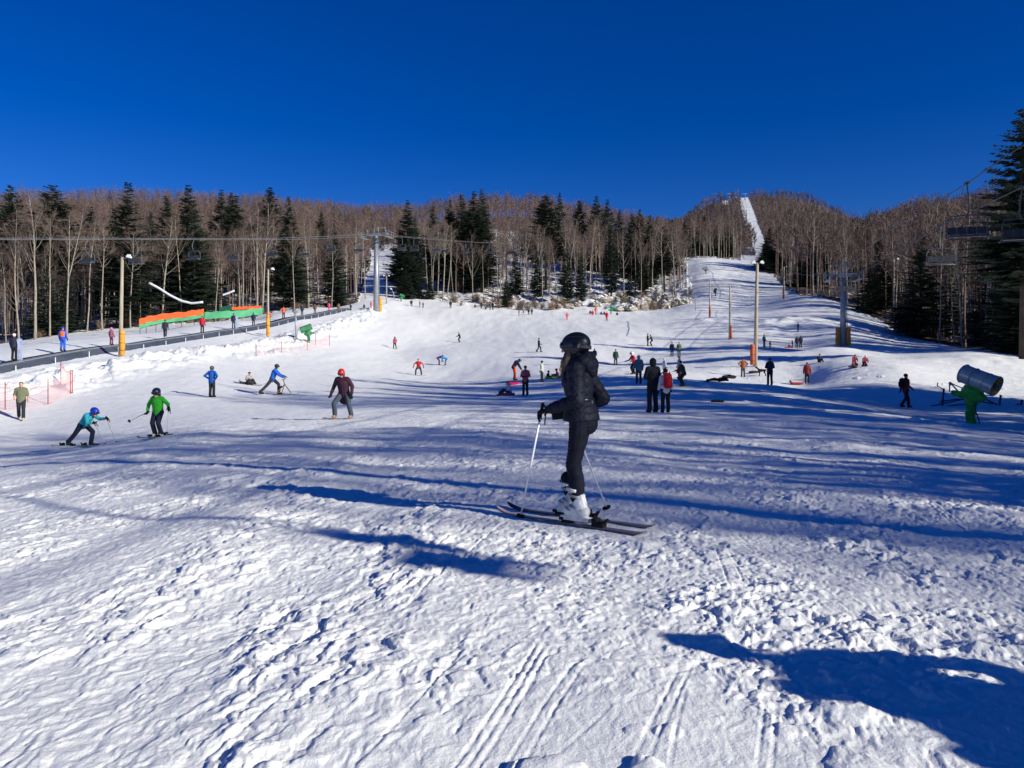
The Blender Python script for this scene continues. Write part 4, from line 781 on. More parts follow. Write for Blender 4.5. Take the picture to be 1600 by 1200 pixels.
    for s in 'LR':
        sg = 1 if s == 'L' else -1; w = g('w' + s); d = w - g('e' + s); d = d / np.linalg.norm(d); G = MB(); G.cap(w - d * .05, w + d * .015, .045, .041); hand(G, w + d * .005, d, sg, 1.22, 1.5); gl = G.build('glove', G0, root, voxel=.005, iters=1)
        q = MB(); e1, e2, _ = frame(d); q.tube([w - d * .02 + (e1 * math.cos(t) + e2 * math.sin(t)) * .047 for t in np.linspace(0, 6.28, 15)], .007, 6); q.build('wrist_strap', cloth((40, 40, 46)), gl)
    po = MB(); po.box((.245, -.10, 1.0), (.10, .05, .075), 0, rotm(0, .12)); po.cap((.22, -.10, 1.02), (.12, -.1, 1.05), .02, .03); po.build('dangling_glove', G0, root, voxel=.006, iters=3)
    hm = mat('helmet_black', (.011, .013, .02), .38, .1, 3, spec=.45); Q = MB(); c = hc + (-.02, 0, .045); Q.ell(c, (.142, .116, .116), rotm(0, .14), 40, 24); Q.cap(hc + (-.03, .088, -.035), hc + (-.045, .084, .02), .036, .045, 1.2, (1, 0, 0)); Q.cap(hc + (-.03, -.088, -.035), hc + (-.045, -.084, .02), .036, .045, 1.2, (1, 0, 0))
    def vent(me):
        n = len(me.vertices); V = np.empty(n * 3); me.vertices.foreach_get('co', V); V = V.reshape(-1, 3); q = V - c; az = np.arctan2(q[:, 1], q[:, 2]); h = np.zeros(n)
        for a0 in (-.95, -.5, -.16, .16, .5, .95): h -= .009 * np.exp(-((az - a0) / .06) ** 4) * (np.abs(q[:, 0]) < .085) * (q[:, 2] > .02)
        h += .005 * ((q[:, 2] < -.03) & (q[:, 2] > -.075)); N = q / np.linalg.norm(q, axis=1)[:, None]; me.vertices.foreach_set('co', (V + N * h[:, None]).ravel()); me.update()
    he = Q.build('helmet', hm, root, voxel=.006, iters=2, post=vent)
    Vz = MB(); Vz.tube([hc + np.array((-.01 + .128 * math.cos(t), .112 * math.sin(t), .058)) for t in np.linspace(-1.0, 1.0, 11)], .014, 8, .6, (1, 0, 0)); Vz.build('visor', hm, he)
    St = MB(); St.tube([hc + np.array((-.018 + .146 * math.cos(t), .121 * math.sin(t), .022 + .012 * math.cos(t))) for t in np.linspace(1.0, 2 * math.pi - 1.0, 25)], .019, 6, .25, (0, 0, 1)); go = St.build('goggle_strap', mat('strap', (.05, .052, .06), .6, .3, 30), he)
    Gl = MB(); Gl.ell(hc + (.088, 0, .028), (.05, .088, .042), None, 24, 14); Gl.build('goggle_lens', mat('lens', (.04, .045, .06), .08, .3, 4, spec=.9, metal=.6), he)
    hb = mat('hair_blonde', lin((104, 88, 78)), .55, .3, 60, .5, 90, stretch=(8, 8, 1)); Hr = MB(); r = random.Random(4)
    Hr.cap(hc + (.02, .075, -.02), hc + (.05, .10, -.13), .026, .030); Hr.cap(hc + (.05, .10, -.13), hc + (.085, .11, -.26), .030, .010); Hr.cap(hc + (.03, .065, -.02), hc + (.085, .075, -.12), .02, .02)
    for k in range(26): p = hc + (r.uniform(.0, .05), r.uniform(.055, .085), r.uniform(-.06, .0)); q = hc + (r.uniform(.04, .10), r.uniform(.085, .125), -.13); e = hc + (r.uniform(.07, .115), r.uniform(.09, .13), r.uniform(-.29, -.2)); Hr.tube([p, q, e], [.006, .0065, .002], 5)
    Hr.build('hair', hb, root)
    # the upper body is turned a little towards the left of the skis
    def tpt(q): a = rad(20) * float(sstep(.25, .95, q[2])); return np.array([q[0] * math.cos(a) - q[1] * math.sin(a), q[0] * math.sin(a) + q[1] * math.cos(a), q[2] * .985])
    TWIST.append((root, tpt))
    # skis and poles
    for s, dz in (('L', 0), ('R', 0)):
        a = g('a' + s); p = wpt(root, (a[0], a[1], 0)); hh = hd + (-.0 if s == 'L' else .03)
        ski(p[0], p[1], zg - .018, hh, 1.66, 'dark ski with a pinkish tip under the near boot' if s == 'L' else 'dark ski with an upturned black tip under the far boot', (104, 92, 98), (205, 170, 165) if s == 'L' else (30, 22, 28), .068, off=-.05 if s == 'L' else .07, group=None)
    w = wpt(root, g('wL')); d = g('wL') - g('eL'); d = d / np.linalg.norm(d); gp = g('wL') + d * .10 + (0, 0, -.01); gw = wpt(root, tpt(gp)); zt = lambda q: gz(q[0], q[1])
    tip = np.array([(812 - 800) / F * 7.38, 7.38, 0]); tip[2] = zt(tip) - .04; dd = gw - tip; top = gw + dd / np.linalg.norm(dd) * .10; ski_pole(top, tip, 'white ski pole with black grip held upright in front of the skier', group=None, r=.011)
    gp = g('wR') + (.08, .0, -.03); gw = wpt(root, tpt(gp)); tip = np.array([(951 - 800) / F * 7.66, 7.66, 0]); tip[2] = zt(tip) - .03; dd = gw - tip; top = gw + dd / np.linalg.norm(dd) * .1; ski_pole(top, tip, 'white ski pole behind the skier\'s legs with its basket on the snow', group=None, r=.012)
main_skier()
# ---------------- everyone else: column, row of the feet, real height, heading, pose, colours ...
RP = {}
def P(key, u, v, px, face, kind, jac, tro, label, ymin=8, y=None, **k):
    x, yy, z = hit(u, v, ymin) if y is None else (ux(u, y), y, gz(ux(u, y), y))
    full = {'sit': .60, 'kneel': .68, 'lie': .28, 'bend': .72, 'ski': .90, 'board': .88, 'stride': .88}.get(kind, 1.)
    h = px * yy / F / full; h = min(max(h, .95), 1.95) if kind != 'lie' else k.pop('hh', 1.7)
    det = 2 if yy < 32 else 1 if yy < 52 else 0
    root, J, S = person(x, yy, z + .01, h, face, kind, jac, tro, label, detail=det, **k); RP[key] = (root, J, S, x, yy, z); return root
BLK = (26, 27, 32); NAV = (28, 32, 52)
P('tee', 33, 657, 59, -60, 'walk', (104, 108, 82), (38, 40, 50), 'bareheaded man in olive green T-shirt beside the net at the left edge', hat=('hair', (60, 40, 28)), bare=True, shoes=(190, 175, 130))
P('teal', 130, 698, 66, -12, 'stride', (60, 178, 185), (34, 40, 58), 'child in turquoise jacket and blue helmet lunging forward on skis', hat=('helmet', (30, 62, 190)), child=True, shoes=(60, 66, 50), J={k: v for k, v in dict(pose('stride'), pel=(.0, 0, .80), hL=(0, .1, .78), hR=(0, -.1, .78), che=(.22, 0, 1.06), nek=(.34, 0, 1.17), hed=(.47, 0, 1.23), look=(1, 0, -.5), sL=(.28, .18, 1.14), sR=(.28, -.18, 1.14), eL=(.48, .24, .98), wL=(.74, .22, 1.0), eR=(.38, -.24, .86), wR=(.56, -.2, .86), kL=(.30, .12, .52), aL=(.22, .13, .10), kR=(-.24, -.12, .45), aR=(-.52, -.13, .12)).items()})
P('green', 247, 683, 71, -100, 'ski', (62, 190, 52), (36, 38, 58), 'child in bright green jacket and dark helmet skiing towards the camera', hat=('helmet', (45, 48, 66)), child=True, shoes=(190, 195, 190), J=dict(pose('ski'), pel=(0, 0, .88), hL=(0, .1, .85), hR=(0, -.1, .85), che=(.04, 0, 1.2), nek=(.06, 0, 1.36), hed=(.09, 0, 1.50), look=(1, 0, -.35), sL=(.04, .18, 1.32), sR=(.04, -.18, 1.32), eL=(.02, .40, 1.12), wL=(.18, .52, 1.02), eR=(.0, -.36, 1.1), wR=(.06, -.36, .9)))
P('blueback', 331, 621, 48, 75, 'hips', (28, 92, 178), (42, 42, 46), 'man in blue jacket seen from behind with his hands on his hips', hat=('helmet', (70, 68, 62)))
P('greysit', 388, 601, 22, -40, 'sit', (150, 146, 140), (60, 58, 62), 'person in grey patterned jacket and black hat sitting on the snow', hat=('hat', (35, 33, 36)))
P('bike', 424, 617, 45, 5, 'stride', (30, 96, 190), (56, 56, 66), 'person in blue jacket pushing a wooden snow bike', hat=('helmet', (35, 40, 60)), J=dict(pose('stride'), eL=(.42, .22, 1.06), eR=(.42, -.22, 1.06), wL=(.66, .2, .98), wR=(.66, -.2, .92)))
P('boarder', 536, 655, 74, -100, 'board', (58, 30, 48), (62, 72, 84), 'snowboarder in a long maroon jacket and red helmet looking down', hat=('helmet', (200, 36, 40)), long=.55, shoes=(150, 115, 95), look=(1, .2, -.7), J=dict(pose('board'), eL=(-.04, .30, 1.06), eR=(-.04, -.32, 1.06), wL=(.06, .32, .82), wR=(.02, -.40, .82)))
P('pink_walk', 617, 546, 19, 120, 'walk', (150, 70, 92), BLK, 'small skier in pink and black bending his way up left of the red boarder', hat=('helmet', BLK))
P('redboard', 654, 587, 25, -90, 'board', (176, 44, 52), (48, 50, 58), 'snowboarder in red jacket coming straight down the middle of the piste', hat=('hat', (150, 90, 90)))
P('bendblue', 686, 571, 15, 0, 'bend', (38, 70, 140), (120, 30, 60), 'person in dark blue jacket bending over beside a light blue figure', hat=('helmet', NAV))
P('bendcyan', 696, 571, 14, 180, 'bend', (40, 140, 200), (60, 80, 110), 'person in light blue jacket crouching down', hat=('helmet', (40, 120, 190)))
P('darkbend', 718, 535, 15, 200, 'ski', (40, 44, 56), BLK, 'small dark skier high on the piste leaning forward', hat=('hat', BLK))
P('darkwalk', 842, 551, 22, 0, 'walk', (38, 40, 50), BLK, 'dark skier walking right with a pole, above the white helmeted group', hat=('hat', BLK))
P('orange', 804, 594, 36, 10, 'bend', (44, 54, 84), (232, 84, 30), 'person in bright orange trousers and dark blue jacket stooping', hat=('helmet', (50, 56, 66)), J=dict(pose('bend'), pel=(-.05, 0, .95), hL=(-.05, .1, .92), hR=(-.05, -.1, .92), che=(.12, 0, 1.24), nek=(.24, 0, 1.33), hed=(.37, 0, 1.36), sL=(.18, .18, 1.3), sR=(.18, -.18, 1.3), eL=(.3, .22, 1.05), eR=(.3, -.22, 1.05), wL=(.42, .16, .85), wR=(.42, -.16, .85)))
P('whitesit', 797, 618, 26, -160, 'sit', (205, 200, 196), (62, 48, 82), 'person in cream jacket sitting on a purple sled', hat=('hat', (150, 140, 135)))
P('redcheck', 821, 618, 46, -110, 'front', (196, 92, 100), (38, 38, 42), 'person in red and white patterned jacket and black hat standing by the purple sled', hat=('hat', (32, 32, 38)))
P('whitestand', 847, 597, 33, 160, 'stand', (206, 206, 196), (46, 46, 52), 'person in white jacket and black hat with a green sled', hat=('hat', (50, 48, 50)))
P('sledkid', 855, 593, 15, -30, 'sit', (32, 38, 66), (40, 44, 60), 'child in navy sitting on the green sled', hat=('hat', NAV), child=True)
P('pinkkid', 872, 591, 16, 190, 'sit', (150, 44, 84), (60, 40, 70), 'child in pink jacket sitting right of the green sled', hat=('helmet', (110, 44, 80)), child=True)
P('bluekid', 879, 596, 18, 180, 'stand', (36, 50, 96), (50, 90, 140), 'small child in navy standing beside the seated pink child', hat=('hat', NAV), child=True)
P('greenjac', 962, 571, 25, -90, 'stand', (32, 62, 48), (42, 46, 66), 'skier in dark green jacket standing alone right of the main skier', hat=('hat', BLK))
P('rednum', 990, 585, 33, 200, 'ski', (196, 40, 62), BLK, 'child in red and white race top beside the teal jacket', hat=('helmet', (225, 215, 215)), child=True)
P('tealback', 998, 600, 44, 95, 'stand', (78, 112, 128), (56, 56, 66), 'person in grey teal jacket and white helmet seen from behind', hat=('helmet', (120, 128, 140)))
P('blackcouple', 1020, 645, 84, 110, 'front', (28, 29, 38), (30, 30, 36), 'tall person in black hooded jacket standing with back turned, left of the red backpack', hat=('hood', (28, 29, 38)))
P('whitepack', 1040, 645, 68, 100, 'stand', (212, 210, 220), (32, 32, 38), 'person in white jacket and dark cap carrying a red backpack', hat=('hat', (34, 34, 44)))
P('lightback', 1038, 588, 27, 30, 'stand', (196, 196, 204), NAV, 'skier in white jacket behind the couple, arm stretched right', hat=('helmet', (190, 180, 190)))
P('redkid', 1060, 594, 24, 0, 'ski', (214, 66, 60), (206, 60, 54), 'child in red ski suit between two adults', hat=('helmet', (70, 80, 100)), child=True)
P('darkadult', 1067, 604, 38, 190, 'ski', (44, 52, 56), (40, 40, 44), 'adult in dark jacket leaning over the child in the red suit', hat=('hat', (40, 46, 60)))
P('greyadult', 1062, 591, 34, 200, 'stand', (150, 150, 165), BLK, 'adult in light grey top behind the child in the red suit', hat=('helmet', (80, 92, 120)))
P('pairA', 1012, 541, 19, 0, 'stand', (50, 48, 60), BLK, 'left of two dark skiers leaning on each other high on the piste', hat=('hat', BLK))
P('pairB', 1018, 541, 17, 180, 'ski', (44, 44, 50), BLK, 'right of two dark skiers leaning on each other high on the piste', hat=('hat', BLK))
P('bluejeans', 1050, 557, 22, -90, 'stand', (44, 48, 66), (44, 66, 120), 'person in navy top and blue trousers, left of a standing pair', hat=('hat', BLK))
P('greenpair', 1061, 557, 22, -90, 'stand', (74, 92, 66), (48, 48, 60), 'person in green jacket, right of a standing pair', hat=('hat', BLK))
P('rust', 1161, 590, 30, 80, 'hips', (154, 86, 52), (70, 66, 66), 'person in rust brown jacket left of the dark dog', hat=('hair', (60, 40, 34)))
P('dogowner', 1203, 602, 42, 90, 'front', (38, 40, 54), (36, 38, 48), 'person in dark jacket standing right of the dark dog', hat=('hat', (60, 62, 80)))
P('lying', 1124, 597, 9, 175, 'lie', (30, 26, 34), BLK, 'person in black lying stretched out on the snow', hat=('hat', BLK))
P('tealpar', 1194, 543, 20, -60, 'stand', (46, 86, 100), (70, 80, 110), 'parent in teal jacket beside a toddler in an orange suit', hat=('hat', BLK))
P('toddler', 1203, 545, 12, -60, 'stand', (232, 80, 60), (232, 80, 60), 'toddler in orange snow suit left of the group under the wooden pole', hat=('hat', (200, 60, 60)), child=True)
P('redsled', 1261, 600, 33, 70, 'stand', (134, 44, 48), (40, 36, 46), 'person in dark red jacket standing beside a red sled', hat=('hair', (70, 44, 44)))
P('upslope', 1247, 518, 14, 180, 'stand', (40, 40, 56), BLK, 'lone dark figure on the shaded upper slope', hat=('hat', BLK))
P('grpA', 1245, 544, 18, 90, 'stand', (38, 40, 56), BLK, 'left standing figure of the dark family group', hat=('hat', BLK))
P('grpB', 1251, 544, 19, 90, 'stand', (46, 44, 60), BLK, 'right standing figure of the dark family group', hat=('hat', (80, 80, 100)))
P('grpC', 1238, 543, 11, 0, 'stand', (46, 46, 70), BLK, 'small child of the dark family group', hat=('hat', BLK), child=True)
P('grpD', 1232, 544, 8, 0, 'sit', (120, 50, 60), BLK, 'toddler sitting on a sled in front of the dark family group', hat=('hat', BLK), child=True)
P('sitdark', 1280, 567, 15, -90, 'sit', (34, 38, 58), BLK, 'person in black sitting alone on the shaded slope', hat=('hat', BLK))
P('redA', 1335, 571, 18, -90, 'kneel', (130, 44, 66), NAV, 'adult in dark red kneeling behind a child in pink', hat=('hat', (120, 40, 60)))
P('redB', 1333, 575, 11, -90, 'sit', (196, 50, 90), (180, 50, 80), 'small child in pink sitting in front of the kneeling adult', hat=('hat', (200, 60, 90)), child=True)
P('redC', 1351, 573, 19, -90, 'kneel', (150, 48, 66), (60, 40, 60), 'person in red jacket and white hat crouching right of the pink child', hat=('hat', (220, 210, 215)))
P('redpack', 1415, 638, 53, 10, 'walk', (128, 36, 46), (30, 30, 40), 'person in dark red jacket with black backpack walking towards the snow cannon', hat=('hat', (30, 30, 36)))
# the conveyor riders
def C(key, u, y, h, face, kind, jac, tro, label, x=-33.4, **k):
    x = ux(u, y); z = max(gz(x, y), belt_z(y)) if abs(x + 33.2) < .8 else gz(x, y)
    k.setdefault('hat', ('hat', BLK)); root, J, S = person(x, y, z + .03, h, face, kind, jac, tro, label, detail=0, group='people riding the ski conveyor', **k); RP[key] = (root, J, S, x, y, z); return root
def belt_z(y): return float(base(np.array([-33.2]), np.array([y]))[0]) + .30
for a in ((22, 50.5, 1.75, 90, 'stand', (44, 46, 62), BLK, 'rider in dark jacket and white hat at the left end of the conveyor', dict(hat=('hat', (235, 225, 220)))),
          (98, 56, 1.8, 90, 'stand', (40, 84, 200), (30, 90, 200), 'rider in blue ski suit and orange vest on the conveyor', dict(vest=(236, 110, 50), hat=('hat', (30, 70, 170)))),
          (174, 62.5, 1.4, 80, 'stand', (150, 92, 116), (120, 48, 80), 'child in pink and mauve on the conveyor beside the light pole', dict(hat=('helmet', (190, 120, 150)), child=True)),
          (258, 73, 1.7, 110, 'walk', (42, 46, 60), (44, 46, 60), 'rider in dark clothes right of the light pole', {}),
          (316, 80.5, 1.75, 90, 'stand', (200, 36, 56), (46, 48, 66), 'rider in red jacket and dark trousers on the conveyor', dict(hat=('hat', (120, 60, 60)))),
          (365, 90, 1.75, 100, 'stand', (44, 48, 62), (60, 66, 84), 'dark rider carrying a board under the green fence', {}), (396, 96.5, 1.6, 90, 'stand', (40, 46, 66), (40, 46, 66), 'dark rider just left of the padded lamp pole', {}),
          (420, 102, 1.7, 90, 'stand', (190, 90, 70), BLK, 'rider half hidden behind the padded lamp pole', {}), (443, 110, 1.75, 90, 'hips', (226, 110, 80), (60, 56, 60), 'rider in orange jacket right of the padded lamp pole', {}),
          (472, 119, 1.7, -90, 'stand', (44, 56, 80), (44, 50, 66), 'rider in navy near the loudspeaker post', {}), (492, 126, 1.65, 90, 'stand', (110, 80, 70), (90, 70, 60), 'rider in brown near the top of the conveyor', {}),
          (514, 134, 1.6, 90, 'stand', (206, 80, 110), (200, 80, 110), 'rider in pink near the top of the conveyor', {}), (529, 140, 1.7, 90, 'stand', (120, 100, 80), (90, 84, 80), 'rider in tan near the top of the conveyor', {}),
          (548, 147, 1.3, 90, 'stand', (60, 60, 74), BLK, 'small dark figure at the top end of the conveyor', {}), (569, 152, 1.3, 90, 'stand', (70, 70, 84), BLK, 'small dark figure left of the big lift tower foot', {}), (580, 158, 1.4, 90, 'stand', (200, 100, 120), (190, 90, 110), 'small figure in pink behind the big lift tower foot', {})):
    C(a[7], *a[:8], **a[8])
# far skiers
G5 = None
for i, (u, v, px, kd, j, t, lb) in enumerate(((643, 479, 10, 'bend', BLK, BLK, 'tiny dark skier bending at the far left end of the upper piste edge'), (656, 480, 10, 'stand', (60, 60, 74), BLK, 'tiny dark skier, left of a far pair'), (661, 481, 9, 'stand', (150, 80, 90), (90, 60, 70), 'tiny mauve skier, right of a far pair'), (704, 482, 12, 'stand', (40, 40, 46), BLK, 'tiny dark skier alone before the middle wood'),
        (742, 481, 6, 'sit', (50, 44, 50), (210, 70, 60), 'tiny figure sitting with red legs before the middle wood'), (752, 482, 11, 'stand', (70, 70, 80), BLK, 'tiny grey skier right of the red legged figure'), (759, 484, 5, 'sit', (50, 60, 60), BLK, 'tiny figure sitting in the far middle row'), (766, 484, 11, 'stand', (80, 84, 90), (60, 60, 70), 'tiny pale skier in the far middle row'), (770, 484, 13, 'stand', (36, 36, 44), BLK, 'tiny black skier at the end of the far middle row'),
        (811, 494, 11, 'stand', (150, 60, 76), (70, 60, 70), 'tiny skier in red top left of the dark pair'), (818, 489, 4, 'sit', BLK, BLK, 'tiny dark sitter before the bushes'), (826, 492, 10, 'stand', (36, 38, 46), BLK, 'left of a tiny dark pair before the bushes'), (831, 492, 10, 'stand', (50, 50, 60), BLK, 'right of a tiny dark pair before the bushes'), (886, 500, 11, 'ski', (230, 80, 80), (226, 80, 80), 'tiny skier in red suit behind the main skier\'s head'),
        (922, 491, 7, 'sit', (130, 50, 60), BLK, 'tiny red sitter right of the main skier\'s hood'), (926, 493, 9, 'kneel', (206, 66, 80), (180, 60, 70), 'tiny kneeling figure in red in the far right group'), (931, 492, 13, 'stand', (216, 150, 120), (210, 140, 110), 'tiny figure in pale orange in the far right group'), (939, 492, 6, 'sit', NAV, BLK, 'tiny navy sitter in the far right group'), (944, 492, 6, 'sit', (40, 44, 80), BLK, 'tiny blue sitter in the far right group'), (948, 501, 14, 'stand', (210, 40, 60), (200, 40, 50), 'tiny figure in a red suit below the green snow gun'), (964, 493, 6, 'sit', (40, 36, 50), BLK, 'tiny dark sitter at the end of the far right group'),
        (1021, 476, 11, 'stand', (214, 140, 124), (200, 120, 110), 'tiny pale orange figure below the rock face'), (929, 566, 21, 'stand', (60, 56, 70), BLK, 'dark skier hidden behind the main skier\'s hood'))):
    P('far%d' % i, u, v, px, rnd.choice((-90, 90, 0, 180, 60)), kd, j, t, lb, ymin=60, hat=('hat', tuple(int(c * .8) for c in j)))
# three people waiting right of the camera, outside the view (their shadows reach into it)
for k, (x, y, lb, c) in enumerate(((4.5, 1.87, 'person in dark jacket waiting beyond the right edge of the view', NAV), (4.95, 1.25, 'person in grey jacket waiting beyond the right edge of the view', (90, 90, 96)), (5.45, .62, 'person in red jacket waiting beyond the right edge of the view', (150, 40, 44)))):
    person(x, y, gz(x, y), 1.75, 150, 'hips' if k != 1 else 'stand', c, BLK, lb, detail=0, group='people waiting beside the camera', long=.2)
print('people', time.time() - T00)
# ---------------- what the people use
def child_pole(key, hand_k, du, dy, dz, label, col=(200, 205, 190), grip=(30, 30, 34)):
    root, J, S, x, y, z = RP[key]; d = J['w' + hand_k] - J['e' + hand_k]; d = d / np.linalg.norm(d); g = wpt(root, (J['w' + hand_k] + d * .07) * S); tip = g + np.array([du, dy, dz]); dd = g - tip; ski_pole(g + dd / np.linalg.norm(dd) * .07, tip, label, col, grip, .009, None)
y = RP['teal'][4]; child_pole('teal', 'L', .22, .1, -.72, 'yellow and dark pole held forward in the turquoise child\'s far hand', (196, 200, 150)); child_pole('teal', 'R', .34, -.05, -.62, 'yellow and dark pole in the turquoise child\'s near hand', (196, 200, 150))
child_pole('green', 'L', .0, -.1, -.66, 'pole planted beside the child in green'); child_pole('green', 'R', -.56, .1, -.25, 'pole swung out sideways by the child in green', (60, 60, 70))
for key, hdg, L, col, lb in (('teal', -8, 1.2, (190, 200, 120), 'yellow green ski under the turquoise child\'s'), ('green', -100, 1.1, (70, 90, 60), 'short dark ski under the green child\'s')):
    root, J, S, x, yy, z = RP[key]
    for s in 'LR': a = wpt(root, J['a' + s] * S); ski(a[0], a[1], z + .0, rad(hdg + (6 if s == 'L' else -6)), L, lb + (' left boot' if s == 'L' else ' right boot'), col, None, .085, group=None)
for key, ang, L, col, lb in (('boarder', -10, 1.5, (120, 96, 90), 'flat brown snowboard under the boarder in maroon'), ('redboard', 0, 1.5, (70, 60, 70), 'snowboard under the boarder in the red jacket')):
    root, J, S, x, yy, z = RP[key]; snowboard(x, yy, z, rad(ang), L, lb, col, None)
for key, L, lb in (('darkbend', 1.6, 'the leaning dark skier'), ('darkwalk', 1.6, 'the dark skier walking right'), ('pink_walk', 1.6, 'the pink and black skier'), ('pairA', 1.6, 'the left skier of the leaning pair'), ('pairB', 1.6, 'the right skier of the leaning pair'), ('greenjac', 1.6, 'the skier in dark green'), ('rednum', 1.1, 'the child in the race top'), ('redkid', 1.1, 'the child in the red suit'), ('darkadult', 1.6, 'the adult leaning over the red child'), ('bluejeans', 1.6, 'the person in blue trousers'), ('greenpair', 1.6, 'the person in green jacket of the standing pair')):
    root, J, S, x, yy, z = RP[key]
    for s in 'LR': a = wpt(root, J['a' + s] * S); ski(a[0], a[1], z, root.rotation_euler.z, L, ('left' if s == 'L' else 'right') + ' ski of ' + lb, (120, 110, 60), None, .1, binding=False, group=None)
root, J, S, x, yy, z = RP['darkwalk']; g = wpt(root, J['wR'] * S); ski_pole(g, g + np.array([.9, 0, .12]), 'pole held out level by the dark skier walking right', (60, 60, 70), group=None)
def backpack(key, label, col, w=.34, h=.5):
    root, J, S, x, yy, z = RP[key]; c = J['che'] * S + np.array([-.24 * S, 0, .0]); p = wpt(root, c); o = empty('backpack', tuple(p), root.rotation_euler.z, label, 'backpack'); m = cloth(col); b = MB(); b.cap((0, 0, -h * .32), (0, 0, h * .3), .12, .10, 1.4, (1, 0, 0)); b.build('pack', m, o, voxel=.02); q = MB(); q.cap((-.1, 0, -.16), (-.1, 0, .0), .06, .06, 1.6, (1, 0, 0)); q.build('pocket', m, o)
    for sg in (-1, 1): s_ = MB(); s_.tube([(.04, sg * .1, .2), (.14, sg * .12, .26), (.34, sg * .13, .18), (.38, sg * .15, 0), (.12, sg * .17, -.16)], .018, 6); s_.build('strap', cloth((40, 40, 44)), o)
backpack('whitepack', 'red backpack worn over the white jacket', (200, 30, 44)); backpack('redpack', 'black backpack on the walker in dark red', (26, 26, 32)); backpack('dogowner', 'dark rucksack on the back of the dog owner', (50, 54, 70))
def sled(x, y, ang, label, col, L=.95, s=1):
    z = gz(x, y); o = empty('sled', (x, y, z), ang, label, 'sled', None, s); m = mat('sled_%d_%d_%d' % col, lin(col), .35, .1, 4, spec=.5); V = []; Fc = []; n = 12
    for i in range(n + 1):
        t = i / n; xx = (t - .5) * L; w = .24 * (1 - .25 * abs(2 * t - 1) ** 3); zz = .02 + .16 * max(0, (t - .8) / .2) ** 2
        for yy, up in ((-w, .14), (-w * .8, .0), (w * .8, .0), (w, .14)): V.append((xx, yy, zz + up))
    for i in range(n):
        for k in range(3): a = i * 4 + k; Fc.append((a, a + 1, a + 5, a + 4))
    Fc += [(0, 1, 2, 3), (n * 4, n * 4 + 3, n * 4 + 2, n * 4 + 1)]; h = mesh_obj('hull', V, Fc, m, o, True); md = h.modifiers.new('t', 'SOLIDIFY'); md.thickness = .025; r_ = MB(); r_.tube([(.45 * L, -.1, .2), (.75 * L, 0, .1), (.45 * L, .1, .2)], .012, 5); r_.build('rope', cloth((180, 170, 150)), o); return o
for key, ang, lb, c, dx in (('whitesit', 180, 'purple plastic sled under the person in cream', (84, 46, 120), -.2), ('sledkid', 0, 'green plastic sled carrying the child in navy', (60, 160, 60), .3), ('pinkkid', 190, 'dark sled under the child in pink', (60, 60, 90), 0), ('grpD', 0, 'red sled with the toddler of the dark family', (150, 40, 50), 0), ('redB', -90, 'dark sled under the child in pink by the mound', (60, 50, 60), 0), ('redsled', 180, 'red sled beside the person in dark red', (160, 30, 44), -.75), ('greysit', 200, 'flat dark sled beside the grey seated person', (44, 44, 54), -.1)):
    x, y = RP[key][3] + dx, RP[key][4]; sled(x, y + (0 if key != 'redsled' else .2), rad(ang), lb, c); 
def bag(u, v, label, col, s=1., flat=.6):
    x, y, z = hit(u, v, 8); o = empty('bag', (x, y, z - .02), rnd.uniform(-.3, .3), label, 'bag', None, s); o.scale = (s * 1.25, s, s * flat); b = MB(); b.cap((-.18, 0, .13), (.18, 0, .12), .13, .14, 1.1); b.cap((.0, .02, .2), (.1, 0, .24), .07, .05); b.build('sack', cloth(col), o, voxel=.03, iters=2); h = MB(); h.tube([(-.12, 0, .24), (-.05, .02, .36), (.06, .02, .36), (.13, 0, .24)], .014, 6); h.build('handle', cloth((30, 30, 34)), o)
bag(803, 601, 'bright pink bag below the orange trousers', (206, 30, 90), 1.2); bag(1121, 629, 'black bag left alone on the snow', (24, 24, 30), .7, .6); bag(1178, 584, 'flat black bag on the snow left of the dog', (26, 26, 32), 1.3); bag(1139, 592, 'black rucksack at the head of the lying person', (24, 24, 30), 1.6)
def dog(u, v, face, label, col, s=1.):
    x, y, z = hit(u, v, 8); root = empty('dog', (x, y, z), rad(face), label, 'dog', None, s); m = MB()
    m.cap((.22, 0, .50), (-.22, 0, .50), .125, .095, .85, (0, 0, 1)); m.cap((.22, 0, .48), (.1, 0, .47), .13, .12, .8, (0, 0, 1)); m.cap((.28, 0, .55), (.42, 0, .70), .085, .065); m.ell((.47, 0, .74), (.09, .065, .07)); m.cap((.52, 0, .72), (.63, 0, .70), .042, .03)
    for s_ in (-1, 1):
        m.cap((.44, s_ * .05, .80), (.42, s_ * .065, .85), .025, .012, n=8); m.cap((.22, s_ * .07, .44), (.22, s_ * .07, .24), .05, .032); m.cap((.22, s_ * .07, .24), (.23, s_ * .07, .04), .03, .024); m.cap((.23, s_ * .07, .03), (.27, s_ * .07, .025), .028, .022)
        m.cap((-.22, s_ * .07, .46), (-.16, s_ * .08, .30), .075, .045); m.cap((-.16, s_ * .08, .30), (-.29, s_ * .08, .19), .04, .026); m.cap((-.29, s_ * .08, .19), (-.26, s_ * .08, .03), .026, .022); m.cap((-.26, s_ * .08, .025), (-.22, s_ * .08, .022), .026, .02)
    m.cap((-.31, 0, .54), (-.42, 0, .62), .03, .022); m.cap((-.42, 0, .62), (-.52, 0, .60), .022, .012); m.build('body', cloth(col), root, voxel=.018, iters=2)
    c = MB(); c.tube([(.35 + .075 * math.cos(t) * .8, .082 * math.sin(t), .62 + .06 * math.cos(t)) for t in np.linspace(0, 6.28, 13)], .012, 6); c.build('collar', cloth((150, 40, 40)), root)
dog(1191, 589, 175, 'black dog standing between the rust jacket and the dark jacket', (24, 22, 24), 1.0)
